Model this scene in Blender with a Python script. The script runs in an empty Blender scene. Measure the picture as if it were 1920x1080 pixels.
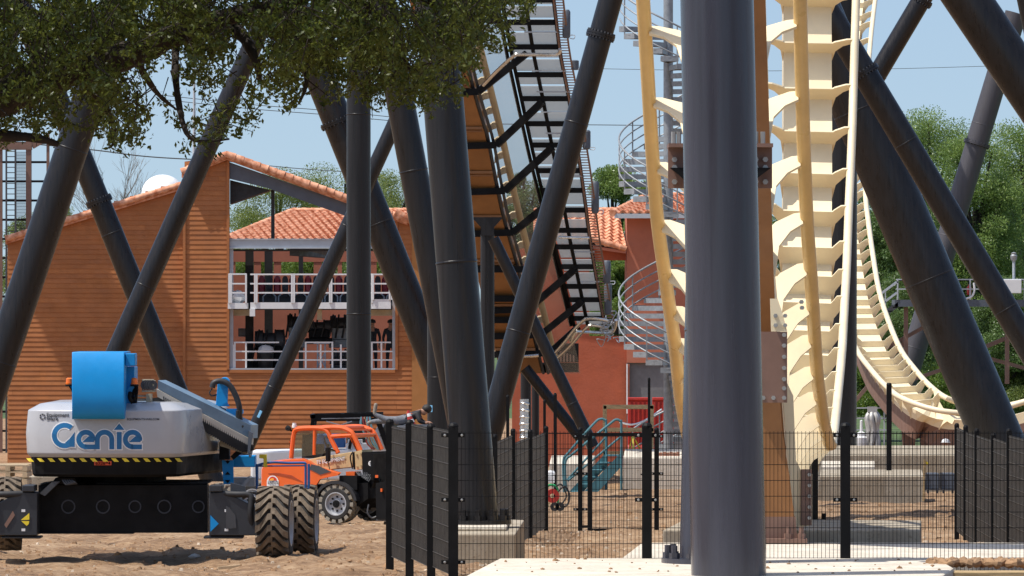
import bpy, bmesh, math, random
import numpy as np
from mathutils import Vector, Matrix, Quaternion
R = math.radians
random.seed(7); rng = np.random.default_rng(11)
scene = bpy.context.scene
C = scene.collection

# ------------------------------------------------------------------ camera, world, sun, exposure
F = 11700.0; H = 3.6; HOR = 580.0          # focal length in photo pixels, eye height, horizon row
cd = bpy.data.cameras.new('Camera'); cam = bpy.data.objects.new('camera', cd); C.objects.link(cam)
cam.location = (0, 0, H); cam.rotation_euler = (R(90), 0, 0)
cd.sensor_width = 36.0; cd.lens = 36.0 * F / 1920.0; cd.shift_y = (HOR - 540.0) / 1920.0
cd.clip_start = 0.5; cd.clip_end = 6000
scene.camera = cam
SUN = Vector((-0.42, -0.15, 0.89)).normalized()
w = bpy.data.worlds.new('World'); scene.world = w; w.use_nodes = True
nt = w.node_tree; bg = nt.nodes['Background']; sky = nt.nodes.new('ShaderNodeTexSky')
sky.sky_type = 'NISHITA'; sky.sun_disc = False; sky.sun_elevation = math.asin(SUN.z)
sky.sun_rotation = math.atan2(SUN.x, SUN.y)
sky.air_density = 1.0; sky.dust_density = 2.0; sky.ozone_density = 1.2; sky.altitude = 200
tcw = nt.nodes.new('ShaderNodeTexCoord'); vad = nt.nodes.new('ShaderNodeVectorMath'); vad.operation = 'ADD'; vad.inputs[1].default_value = (0, 0, .10)
nt.links.new(tcw.outputs['Generated'], vad.inputs[0]); nt.links.new(vad.outputs[0], sky.inputs[0])   # lifts the hazy horizon band of the sky model
nt.links.new(sky.outputs[0], bg.inputs[0]); bg.inputs[1].default_value = 0.145
sd = bpy.data.lights.new('sun', 'SUN'); sd.energy = 4.7; sd.angle = R(0.53); sd.color = (1, 0.95, 0.88)
so = bpy.data.objects.new('sun', sd); C.objects.link(so)
so.rotation_euler = SUN.to_track_quat('Z', 'Y').to_euler()
scene.view_settings.view_transform = 'Standard'; scene.view_settings.look = 'None'
scene.view_settings.exposure = 0.16; scene.view_settings.gamma = 1.0
scene.render.engine = 'CYCLES'

# ------------------------------------------------------------------ helpers
def P(u, v, s):                                   # photo pixel at a scale of s pixels per metre -> world point
    return Vector(((u - 960) / s, F / s, H - (v - HOR) / s))
GT = [(0, .15), (79, .10), (96, -.25), (117, -.67), (130, -.85), (167, -1.4), (234, -2.15), (400, -2.9), (6000, -2.9)]
def gz(Y):
    for (a, b), (c, d) in zip(GT, GT[1:]):
        if Y <= c: return b + (d - b) * (Y - a) / (c - a)
    return GT[-1][1]

def nodes(name):
    m = bpy.data.materials.new(name); m.use_nodes = True
    return m, m.node_tree.nodes, m.node_tree.links, m.node_tree.nodes['Principled BSDF']
def mat(name, col, rough=.5, metal=0, var=.12, scale=3.0, bump=0, bscale=30, spec=.5, coat=0, streak=None, coords='Object'):
    m, n, l, b = nodes(name)
    b.inputs['Roughness'].default_value = rough; b.inputs['Metallic'].default_value = metal
    b.inputs['Specular IOR Level'].default_value = spec; b.inputs['Coat Weight'].default_value = coat
    tc = n.new('ShaderNodeTexCoord'); mp = n.new('ShaderNodeMapping'); l.new(tc.outputs[coords], mp.inputs[0])
    if streak: mp.inputs['Scale'].default_value = streak
    nz = n.new('ShaderNodeTexNoise'); nz.inputs['Scale'].default_value = scale; nz.inputs['Detail'].default_value = 6
    nz.inputs['Roughness'].default_value = .65
    l.new(mp.outputs[0], nz.inputs['Vector'])
    cr = n.new('ShaderNodeValToRGB'); l.new(nz.outputs['Fac'], cr.inputs[0])
    c = np.array(col); lo = np.clip(c * (1 - var * 1.6), 0, 1); hi = np.clip(c * (1 + var * 1.2), 0, 1)
    cr.color_ramp.elements[0].color = (*lo, 1); cr.color_ramp.elements[0].position = .3
    cr.color_ramp.elements[1].color = (*hi, 1); cr.color_ramp.elements[1].position = .7
    l.new(cr.outputs[0], b.inputs['Base Color'])
    rr = n.new('ShaderNodeMapRange'); rr.inputs['From Min'].default_value = .3; rr.inputs['From Max'].default_value = .7
    rr.inputs['To Min'].default_value = max(.05, rough - .07); rr.inputs['To Max'].default_value = min(1, rough + .16)
    n3 = n.new('ShaderNodeTexNoise'); n3.inputs['Scale'].default_value = scale * 1.7; n3.inputs['Detail'].default_value = 8; l.new(mp.outputs[0], n3.inputs['Vector'])
    l.new(n3.outputs['Fac'], rr.inputs['Value']); l.new(rr.outputs[0], b.inputs['Roughness'])
    if bump:
        n2 = n.new('ShaderNodeTexNoise'); n2.inputs['Scale'].default_value = bscale; n2.inputs['Detail'].default_value = 5
        l.new(tc.outputs[coords], n2.inputs['Vector'])
        bp = n.new('ShaderNodeBump'); bp.inputs['Strength'].default_value = bump; bp.inputs['Distance'].default_value = .02
        l.new(n2.outputs['Fac'], bp.inputs['Height']); l.new(bp.outputs[0], b.inputs['Normal'])
    return m

class MB:                                         # collects shapes, links them as ONE mesh object
    def __init__(s): s.v = []; s.f = []; s.m = []; s.k = 0
    def add(s, vs, fs, k=None):
        o = len(s.v); s.v += [tuple(x) for x in vs]; s.f += [tuple(i + o for i in f) for f in fs]
        s.m += [s.k if k is None else k] * len(fs); return s
    def box(s, lo, hi, k=None):
        x0, y0, z0 = lo; x1, y1, z1 = hi
        return s.add([(x0, y0, z0), (x1, y0, z0), (x1, y1, z0), (x0, y1, z0), (x0, y0, z1), (x1, y0, z1), (x1, y1, z1), (x0, y1, z1)],
                     [(0, 3, 2, 1), (4, 5, 6, 7), (0, 1, 5, 4), (1, 2, 6, 5), (2, 3, 7, 6), (3, 0, 4, 7)], k)
    def bar(s, p, q, w, h=None, up=(0, 0, 1), k=None):   # rectangular bar from p to q
        p = Vector(p); q = Vector(q); h = w if h is None else h
        d = (q - p).normalized(); up = Vector(up)
        if abs(d.dot(up)) > .99: up = Vector((0, 1, 0))
        a = d.cross(up).normalized() * w / 2; b = a.cross(d).normalized() * h / 2
        vs = [e + i * a + j * b for e in (p, q) for i, j in ((-1, -1), (1, -1), (1, 1), (-1, 1))]
        return s.add(vs, [(0, 1, 2, 3), (7, 6, 5, 4), (0, 4, 5, 1), (1, 5, 6, 2), (2, 6, 7, 3), (3, 7, 4, 0)], k)
    def tube(s, pts, r, n=12, cap=True, k=None):
        pts = [Vector(p) for p in pts]; N = len(pts); rs = r if hasattr(r, '__len__') else [r] * N
        vs = []; fs = []; ref = None
        for i, p in enumerate(pts):
            d = (pts[min(i + 1, N - 1)] - pts[max(i - 1, 0)]).normalized()
            if ref is None:
                ref = Vector((0, 0, 1)) if abs(d.z) < .9 else Vector((0, 1, 0))
            a = d.cross(ref).normalized(); b = a.cross(d).normalized(); ref = b
            vs += [p + rs[i] * (math.cos(2 * math.pi * j / n) * a + math.sin(2 * math.pi * j / n) * b) for j in range(n)]
        for i in range(N - 1):
            for j in range(n):
                fs.append((i * n + j, i * n + (j + 1) % n, (i + 1) * n + (j + 1) % n, (i + 1) * n + j))
        if cap: fs += [tuple(range(n))[::-1], tuple((N - 1) * n + j for j in range(n))]
        return s.add(vs, fs, k)
    def cyl(s, p, q, r, n=16, k=None): return s.tube([p, q], r, n, True, k)
    def prism(s, poly, d, k=None):                # planar polygon of 3D points, extruded along vector d
        n = len(poly); d = Vector(d); a = [Vector(p) for p in poly]; b = [p + d for p in a]
        return s.add(a + b, [tuple(range(n))[::-1], tuple(range(n, 2 * n))] + [(i, (i + 1) % n, n + (i + 1) % n, n + i) for i in range(n)], k)
    def lathe(s, o, ax, prof, n=24, k=None):      # prof: (distance along ax, radius)
        o = Vector(o); ax = Vector(ax).normalized()
        ref = Vector((0, 0, 1)) if abs(ax.z) < .9 else Vector((1, 0, 0))
        a = ax.cross(ref).normalized(); b = a.cross(ax); vs = []; fs = []
        for t, r in prof: vs += [o + ax * t + r * (math.cos(2 * math.pi * j / n) * a + math.sin(2 * math.pi * j / n) * b) for j in range(n)]
        for i in range(len(prof) - 1):
            for j in range(n): fs.append((i * n + j, i * n + (j + 1) % n, (i + 1) * n + (j + 1) % n, (i + 1) * n + j))
        return s.add(vs, fs, k)
    def loft(s, rings, cap=True, k=None):         # closed rings of equal length
        n = len(rings[0]); vs = [p for r in rings for p in r]; fs = []
        for i in range(len(rings) - 1):
            for j in range(n): fs.append((i * n + j, i * n + (j + 1) % n, (i + 1) * n + (j + 1) % n, (i + 1) * n + j))
        if cap: fs += [tuple(range(n))[::-1], tuple((len(rings) - 1) * n + j for j in range(n))]
        return s.add(vs, fs, k)
    def blob(s, c, rad, n=10, jit=.15, k=None):
        vs = []; fs = []; c = Vector(c); m = n // 2
        for i in range(m + 1):
            a = math.pi * i / m
            for j in range(n):
                b = 2 * math.pi * j / n; q = 1 + random.uniform(-jit, jit)
                vs.append(c + Vector((rad[0] * math.sin(a) * math.cos(b), rad[1] * math.sin(a) * math.sin(b), rad[2] * math.cos(a))) * q)
        for i in range(m):
            for j in range(n): fs.append((i * n + j, (i + 1) * n + j, (i + 1) * n + (j + 1) % n, i * n + (j + 1) % n))
        return s.add(vs, fs, k)
    def xf(s, M): s.v = [tuple(M @ Vector(p)) for p in s.v]; return s
    def build(s, name, mats, parent=None, smooth=False, bevel=0, fix=True):
        me = bpy.data.meshes.new(name); me.from_pydata(s.v, [], s.f)
        for m in (mats if isinstance(mats, (list, tuple)) else [mats]): me.materials.append(m)
        if any(s.m): me.polygons.foreach_set('material_index', s.m)
        if fix:
            bm = bmesh.new(); bm.from_mesh(me); bmesh.ops.recalc_face_normals(bm, faces=bm.faces); bm.to_mesh(me); bm.free()
        if smooth:
            me.polygons.foreach_set('use_smooth', [True] * len(me.polygons)); me.set_sharp_from_angle(angle=R(38))
        o = bpy.data.objects.new(name, me); C.objects.link(o)
        if bevel:
            b = o.modifiers.new('bevel', 'BEVEL'); b.width = bevel; b.segments = 2; b.limit_method = 'ANGLE'
        if parent: adopt(o, parent)
        return o
    def build_split(s, name, mats, parent=None, **kw):   # every connected piece becomes a part of its own
        par = list(range(len(s.v)))
        def fd(i):
            while par[i] != i: par[i] = par[par[i]]; i = par[i]
            return i
        for f in s.f:
            a = fd(f[0])
            for i in f[1:]: par[fd(i)] = a
        gr = {}
        for f, m in zip(s.f, s.m): gr.setdefault(fd(f[0]), []).append((f, m))
        out = []
        for fs in gr.values():
            mb = MB(); ix = {}
            for f, m in fs:
                for i in f:
                    if i not in ix: ix[i] = len(mb.v); mb.v.append(s.v[i])
                mb.f.append(tuple(ix[i] for i in f)); mb.m.append(m)
            out.append(mb.build(name, mats, parent, **kw))
        return out
def top_of(o):
    v = Vector(o.location)
    while o.parent: o = o.parent; v = Vector(o.location)
    return v
def adopt(o, p):                                  # meshes are modelled in world coordinates
    o.parent = p; o.matrix_parent_inverse = Matrix.Translation(-top_of(p)) if p.parent is None else Matrix.Identity(4)
    if p.parent is not None: o.matrix_parent_inverse = Matrix.Identity(4)
def tag(o, label=None, cat=None, group=None, kind=None):
    if label: o['label'] = label
    if cat: o['category'] = cat
    if group: o['group'] = group
    if kind: o['kind'] = kind
    return o
def thing(name, label, cat, loc=(0, 0, 0), group=None):
    o = bpy.data.objects.new(name, None); o.empty_display_size = .3; o.location = loc; C.objects.link(o)
    return tag(o, label, cat, group)
def dup(root, off, label=None, par=None):
    r = root.copy(); C.objects.link(r)
    if par: r.parent = par
    else: r.location = Vector(root.location) + Vector(off)
    if label: r['label'] = label
    for ch in list(root.children): dup(ch, off, None, r)
    return r
def text(body, size, m, parent, M, name='lettering', depth=.004, bold=0, align='CENTER', sx=1.0):
    cu = bpy.data.curves.new('lettering', 'FONT'); cu.body = body; cu.size = size; cu.extrude = depth; cu.offset = bold
    cu.align_x = align; cu.align_y = 'CENTER'
    o = bpy.data.objects.new('lettering', cu); C.objects.link(o); bpy.context.view_layer.update()
    me = bpy.data.meshes.new_from_object(o.evaluated_get(bpy.context.evaluated_depsgraph_get()))
    bpy.data.objects.remove(o); me.transform(M @ Matrix.Diagonal((sx, 1, 1, 1))); me.materials.clear(); me.materials.append(m)
    ob = bpy.data.objects.new(name, me); C.objects.link(ob)
    if parent: adopt(ob, parent)
    return ob
def facing(p, yaw=0, pitch=0):                    # text plane that faces the camera at point p
    return Matrix.Translation(p) @ Matrix.Rotation(yaw, 4, 'Z') @ Matrix.Rotation(R(90) + pitch, 4, 'X')
def lerp(a, b, t): return a + (b - a) * t
def table(tb, x):
    if x <= tb[0][0]: return tb[0][1]
    for (a, b), (c, d) in zip(tb, tb[1:]):
        if x <= c: return b + (d - b) * (x - a) / (c - a)
    return tb[-1][1]
def cr_spline(pts, per=6):                        # smooth curve through 3D points
    pts = [Vector(p) for p in pts]; out = []
    for i in range(len(pts) - 1):
        p0 = pts[max(i - 1, 0)]; p1 = pts[i]; p2 = pts[i + 1]; p3 = pts[min(i + 2, len(pts) - 1)]
        for j in range(per):
            t = j / per
            out.append(.5 * ((2 * p1) + (p2 - p0) * t + (2 * p0 - 5 * p1 + 4 * p2 - p3) * t * t + (3 * p1 - p0 - 3 * p2 + p3) * t ** 3))
    return out + [pts[-1]]

def concmat(name, col, st):                       # stained, pitted concrete
    m, n, l, b = nodes(name); tc = n.new('ShaderNodeTexCoord'); b.inputs['Roughness'].default_value = .9; b.inputs['Specular IOR Level'].default_value = .25
    def nz(sc, sv=(1, 1, 1), det=8):
        mp = n.new('ShaderNodeMapping'); mp.inputs['Scale'].default_value = sv; l.new(tc.outputs['Object'], mp.inputs[0])
        x = n.new('ShaderNodeTexNoise'); x.inputs['Scale'].default_value = sc; x.inputs['Detail'].default_value = det; x.inputs['Roughness'].default_value = .7; l.new(mp.outputs[0], x.inputs['Vector']); return x
    def ramp(x, p0, c0, p1, c1):
        r = n.new('ShaderNodeValToRGB'); e = r.color_ramp.elements; e[0].position = p0; e[1].position = p1; e[0].color = (*c0, 1); e[1].color = (*c1, 1); l.new(x.outputs['Fac'], r.inputs[0]); return r
    def mul(a, c, f):
        q = n.new('ShaderNodeMix'); q.data_type = 'RGBA'; q.blend_type = 'MULTIPLY'; q.inputs[0].default_value = f; l.new(a, q.inputs[6]); l.new(c, q.inputs[7]); return q.outputs[2]
    c = np.array(col); base = ramp(nz(1.1), .3, c * .82, .7, np.clip(c * 1.1, 0, 1))
    x = mul(base.outputs[0], ramp(nz(2.2, (1, 1, .25)), .38, (.55, .47, .38), .6, (1, 1, 1)).outputs[0], st)
    x = mul(x, ramp(nz(14), .36, (.5, .46, .4), .44, (1, 1, 1)).outputs[0], .6); l.new(x, b.inputs['Base Color'])
    bp = n.new('ShaderNodeBump'); bp.inputs['Strength'].default_value = .35; bp.inputs['Distance'].default_value = .02; l.new(nz(20).outputs['Fac'], bp.inputs['Height']); l.new(bp.outputs[0], b.inputs['Normal']); return m
# ------------------------------------------------------------------ materials
M_COL = mat('column_paint', (.0125, .0112, .0114), .30, var=.3, scale=2, streak=(6, 6, .25), spec=.36, bump=.05, bscale=60)
M_COLG = mat('column_paint_grey', (.040, .041, .056), .20, var=.16, scale=2, streak=(2.2, 2.2, .12), spec=.5, bump=.04, bscale=60)
M_COLL = mat('column_paint_pale', (.058, .055, .063), .5, var=.08, scale=2, streak=(6, 6, .25))
M_CREAM = mat('cream_paint', (.80, .69, .47), .38, var=.05, scale=1.2, spec=.4)
M_RAIL = mat('rail_paint', (.70, .48, .20), .32, var=.08, scale=1.5, spec=.5)
M_RAILP = mat('rail_pale_paint', (.78, .67, .46), .32, var=.05, scale=1.5, spec=.5)
M_BROWN = mat('brown_paint', (.26, .115, .036), .45, var=.10, scale=2)
M_BRDK = mat('brown_dull_paint', (.20, .115, .085), .5, var=.10, scale=2)
M_BOLT = mat('galvanised_bolt', (.38, .38, .36), .4, metal=.6)
M_BLACK = mat('black_steel', (.007, .007, .0075), .55, var=.3, spec=.16)
M_FENCE = mat('fence_coating', (.075, .068, .058), .5, var=.25, scale=6)
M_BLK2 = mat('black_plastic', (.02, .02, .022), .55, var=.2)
M_DKGREY = mat('dark_grey_steel', (.05, .053, .06), .5)
M_GALV = mat('galvanised_steel', (.29, .31, .325), .45, metal=.35, var=.15, scale=6)
M_PIPE = mat('shiny_pipe', (.62, .62, .60), .2, metal=.9, var=.1)
M_CONC = concmat('concrete', (.66, .60, .50), .3)
M_CONC2 = concmat('concrete_weathered', (.40, .35, .27), .5)
M_WHITE = mat('white_paint', (.72, .73, .73), .4, var=.04)
M_GREYP = mat('pale_grey_paint', (.42, .46, .50), .5, var=.06)
M_SLATE = mat('slate_blue_steel', (.085, .10, .125), .5, var=.08)
M_ORWALL = mat('orange_siding', (.385, .142, .045), .75, var=.10, scale=1.2, bump=.1, bscale=40)
M_ORW2 = mat('orange_siding_light', (.405, .152, .049), .78, var=.12, scale=2)
M_ORW3 = mat('orange_siding_dark', (.365, .132, .041), .72, var=.12, scale=1.7)
M_OCHRE = mat('ochre_stucco', (.42, .19, .06), .85, var=.10, scale=1.0, bump=.15)
M_STUC = mat('red_stucco', (.38, .095, .045), .9, var=.10, scale=1.5, bump=.35, bscale=12)
M_SALM = mat('salmon_stucco', (.42, .145, .085), .9, var=.07, scale=1.5, bump=.15)
M_GWALL = mat('grey_render', (.17, .17, .175), .85, var=.12)
M_BLUE = mat('blue_paint', (.002, .255, .62), .42, var=.05, coat=.05, spec=.35)
M_LGREY = mat('lift_grey_paint', (.42, .425, .44), .3, var=.05, scale=1.2, coat=.3)
M_TYRE = mat('dusty_tyre', (.15, .115, .08), .85, var=.35, scale=4, bump=.3)
M_TYRED = mat('tyre_rubber', (.022, .021, .020), .8, var=.3, scale=5)
M_TYREL = mat('grey_dusty_tyre', (.25, .225, .18), .9, var=.2, scale=6)
M_RIM = mat('grey_rim', (.40, .41, .43), .4, metal=.2)
M_YEL = mat('yellow_paint', (.75, .58, .03), .5)
M_ORNG = mat('orange_paint', (.72, .115, .012), .33, var=.05, coat=.3)
M_TAN = mat('tan_paint', (.52, .38, .19), .45)
M_GLASS = mat('dark_glass', (.05, .065, .06), .06, spec=.8, var=.1)
M_AMB = mat('amber_lens', (.85, .18, .02), .25)
M_TIMB = mat('timber', (.45, .32, .16), .8, var=.25, scale=3, streak=(1, 1, 8))
M_PALL = mat('pallet_wood', (.52, .40, .25), .85, var=.2, scale=3)
M_TEAL = mat('teal_paint', (.055, .17, .20), .5)
M_REDP = mat('red_plastic', (.42, .028, .018), .4)
M_MAROON = mat('maroon_vinyl', (.24, .012, .03), .45)
M_INK = mat('ink', (.03, .035, .045), .6, var=.02)
M_BEIGE = mat('beige_plastic', (.42, .36, .25), .6)
def leafmat(name, a, b, trans=.35, scale=1.2):
    m, n, l, bs = nodes(name); tc = n.new('ShaderNodeTexCoord'); nz = n.new('ShaderNodeTexNoise')
    nz.inputs['Scale'].default_value = scale; nz.inputs['Detail'].default_value = 8; nz.inputs['Roughness'].default_value = .75
    l.new(tc.outputs['Object'], nz.inputs['Vector']); cr = n.new('ShaderNodeValToRGB'); l.new(nz.outputs['Fac'], cr.inputs[0])
    cr.color_ramp.elements[0].color = (*a, 1); cr.color_ramp.elements[1].color = (*b, 1)
    cr.color_ramp.elements[0].position = .35; cr.color_ramp.elements[1].position = .65
    l.new(cr.outputs[0], bs.inputs['Base Color']); bs.inputs['Roughness'].default_value = .38; bs.inputs['Specular IOR Level'].default_value = .45
    tr = n.new('ShaderNodeBsdfTranslucent'); mx = n.new('ShaderNodeMixShader'); mx.inputs[0].default_value = trans
    hs = n.new('ShaderNodeHueSaturation'); hs.inputs['Value'].default_value = 1.5; hs.inputs['Hue'].default_value = .48
    l.new(cr.outputs[0], hs.inputs['Color']); l.new(hs.outputs[0], tr.inputs[0])
    l.new(bs.outputs[0], mx.inputs[1]); l.new(tr.outputs[0], mx.inputs[2]); l.new(mx.outputs[0], n['Material Output'].inputs[0])
    return m
M_OAK = leafmat('oak_leaf', (.034, .062, .010), (.13, .16, .032), .45, 1.6)
M_LF1 = leafmat('spring_leaf', (.11, .16, .035), (.21, .26, .075), .4, .7)
M_LF2 = leafmat('elm_leaf', (.10, .175, .036), (.21, .30, .08), .35, .5)
M_LF3 = leafmat('cedar_leaf', (.06, .115, .03), (.135, .21, .058), .25, .6)
M_LF4 = leafmat('shrub_leaf', (.07, .14, .02), (.16, .24, .05), .4, .8)
M_BARK = mat('bark', (.030, .023, .018), .95, var=.35, scale=4, bump=.8, bscale=12, streak=(2, 2, .5))
M_TWIG = mat('bare_twig', (.19, .165, .14), .9)
def tilemat():
    m, n, l, b = nodes('clay_tile'); tc = n.new('ShaderNodeTexCoord')
    nz = n.new('ShaderNodeTexNoise'); nz.inputs['Scale'].default_value = 5; nz.inputs['Detail'].default_value = 3
    l.new(tc.outputs['Object'], nz.inputs['Vector']); cr = n.new('ShaderNodeValToRGB'); l.new(nz.outputs['Fac'], cr.inputs[0])
    cr.color_ramp.elements[0].color = (.44, .16, .075, 1); cr.color_ramp.elements[1].color = (.76, .40, .25, 1)
    cr.color_ramp.elements[0].position = .35; cr.color_ramp.elements[1].position = .65
    l.new(cr.outputs[0], b.inputs['Base Color']); b.inputs['Roughness'].default_value = .8; return m
M_TILE = tilemat()
def dirtmat():
    m, n, l, b = nodes('dirt'); tc = n.new('ShaderNodeTexCoord')
    def nz(sc, det=8, ro=.65):
        x = n.new('ShaderNodeTexNoise'); x.inputs['Scale'].default_value = sc; x.inputs['Detail'].default_value = det; x.inputs['Roughness'].default_value = ro
        l.new(tc.outputs['Object'], x.inputs['Vector']); return x
    a = nz(.55); c = nz(7); cr = n.new('ShaderNodeValToRGB'); mx = n.new('ShaderNodeMath'); mx.operation = 'MULTIPLY_ADD'
    l.new(c.outputs['Fac'], mx.inputs[0]); mx.inputs[1].default_value = .55
    m2 = n.new('ShaderNodeMath'); m2.operation = 'MULTIPLY'; m2.inputs[1].default_value = .5; l.new(a.outputs['Fac'], m2.inputs[0])
    l.new(m2.outputs[0], mx.inputs[2]); l.new(mx.outputs[0], cr.inputs[0])
    e = cr.color_ramp.elements; e[0].position = .38; e[0].color = (.115, .06, .028, 1); e[1].position = .68; e[1].color = (.47, .33, .20, 1)
    x = e.new(.52); x.color = (.29, .175, .09, 1)
    l.new(cr.outputs[0], b.inputs['Base Color']); b.inputs['Roughness'].default_value = .95
    d = nz(22, 10, .8); bp = n.new('ShaderNodeBump'); bp.inputs['Strength'].default_value = .8; bp.inputs['Distance'].default_value = .05
    l.new(d.outputs['Fac'], bp.inputs['Height']); l.new(bp.outputs[0], b.inputs['Normal']); return m
M_DIRT = dirtmat()
M_GRASS = mat('grass_ground', (.06, .10, .025), .9, var=.4, scale=.4)
# ------------------------------------------------------------------ ground and sky-side terrain
def vnoise(x, y, seed=0):                          # cheap value noise on arrays
    def h(i, j): 
        q = np.sin(i * 127.1 + j * 311.7 + seed * 74.7) * 43758.5453; return q - np.floor(q)
    i = np.floor(x); j = np.floor(y); fx = x - i; fy = y - j; fx = fx * fx * (3 - 2 * fx); fy = fy * fy * (3 - 2 * fy)
    return (h(i, j) * (1 - fx) + h(i + 1, j) * fx) * (1 - fy) + (h(i, j + 1) * (1 - fx) + h(i + 1, j + 1) * fx) * fy
def gheight(x, y):
    g = np.interp(y, [a for a, b in GT], [b for a, b in GT])
    rut = -.07 * np.exp(-(((x + 2.2 + (y - 90) * .11 + .5 * np.sin(y * .13)) / .22) ** 2)) - .06 * np.exp(-(((x + 4.4 + (y - 90) * .11 + .5 * np.sin(y * .13)) / .22) ** 2)) - .06 * np.exp(-(((y - 88 + x * .25) / .5) ** 2)) - .05 * np.exp(-(((y - 91.5 + x * .2) / .5) ** 2))
    n = (vnoise(x * .35, y * .18, 1) - .5) * .22 + rut + (np.abs(vnoise(x * 2.6, y * 1.2, 6) - .5) - .25) * .10 + (vnoise(x * 1.3, y * .7, 2) - .5) * .12 + (vnoise(x * 4.5, y * 2.2, 3) - .5) * .055 + (vnoise(x * 12, y * 6, 4) - .5) * .025
    fade = np.clip((y - 60) / 15, 0, 1) * np.clip((240 - y) / 40, 0, 1)
    pit = np.clip((x - 8) / 3, 0, 1) * np.clip((y - 188) / 8, 0, 1) * -.6
    return g + n * fade + pit
def grid_mesh(xs, ys, zf):
    X, Y = np.meshgrid(xs, ys); Z = zf(X, Y); nx, ny = len(xs), len(ys)
    v = np.stack([X.ravel(), Y.ravel(), Z.ravel()], 1)
    i = np.arange(nx * ny).reshape(ny, nx); f = np.stack([i[:-1, :-1], i[:-1, 1:], i[1:, 1:], i[1:, :-1]], -1).reshape(-1, 4)
    me = bpy.data.meshes.new('ground'); me.vertices.add(len(v)); me.vertices.foreach_set('co', v.ravel())
    me.loops.add(f.size); me.loops.foreach_set('vertex_index', f.ravel()); me.polygons.add(len(f))
    me.polygons.foreach_set('loop_start', np.arange(0, f.size, 4)); me.update(calc_edges=True); me.validate(); return me
xs = np.concatenate([[-4000, -800, -200, -80, -40], np.arange(-22, 26, .11), [40, 80, 200, 800, 4000]])
ys = np.concatenate([[-60, 0, 40], np.arange(62, 140, .2), np.arange(140, 245, .7), [260, 300, 400, 600, 1200, 5000]])
me = grid_mesh(xs, ys, gheight); me.materials.append(M_DIRT); me.polygons.foreach_set('use_smooth', [True] * len(me.polygons))
g = bpy.data.objects.new('ground', me); C.objects.link(g); tag(g, 'bare brown building site dirt rutted and strewn with stones', 'ground', kind='structure')
def G(x, y): return float(gheight(np.array([float(x)]), np.array([float(y)]))[0])
# grassy floor beyond the works
b = MB(); b.add([(-400, 262, -2.75), (400, 262, -2.75), (400, 900, -2.6), (-400, 900, -2.6)], [(0, 1, 2, 3)])
tag(b.build('grass_verge', M_GRASS), 'green grass ground beyond the building site', 'grass ground', kind='structure')
# gravel and clods
def scatter(name, label, n, xr, yr, sr, m, seed):
    r = np.random.default_rng(seed); b = MB()
    for _ in range(n):
        x = r.uniform(*xr); y = r.uniform(*yr); s = sr[0] + (sr[1] - sr[0]) * r.random() ** 3
        z = G(x, y); vs = []
        for a in range(5): vs.append((x + s * math.cos(a * 1.257 + r.random()) * r.uniform(.6, 1.2), y + s * math.sin(a * 1.257) * r.uniform(.6, 1.2), z - s * .2))
        t = [(x + (p[0] - x) * .6 + r.normal() * s * .15, y + (p[1] - y) * .6, z + s * r.uniform(.35, .8)) for p in vs]
        b.add(vs + t, [(5, 6, 7, 8, 9)] + [(i, (i + 1) % 5, 5 + (i + 1) % 5, 5 + i) for i in range(5)])
    o = b.build(name, m, fix=False); return tag(o, label, 'stones', kind='stuff')
M_STONE = mat('pale_stone', (.46, .38, .29), .95, var=.35, scale=1.5)
M_CLOD = mat('dirt_clod', (.30, .18, .095), .95, var=.3, scale=2)
scatter('gravel', 'small pale stones scattered over the dirt in front of the machines', 1500, (-9.5, 7), (76, 135), (.010, .05), M_STONE, 3)
scatter('dirt_clods', 'brown clods of earth lying over the whole dirt yard', 2200, (-12, 18), (76, 190), (.012, .085), M_CLOD, 4)
scatter('pebbles', 'fine pebbles and crumbs of earth round the boom lift and the fence', 4200, (-9.5, 1.5), (80, 118), (.008, .05), M_CLOD, 5)
scatter('gravel_chips', 'pale gravel chips on the dirt inside the mesh fence enclosure', 1500, (-1, 9), (84, 125), (.008, .045), M_STONE, 6)

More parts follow.
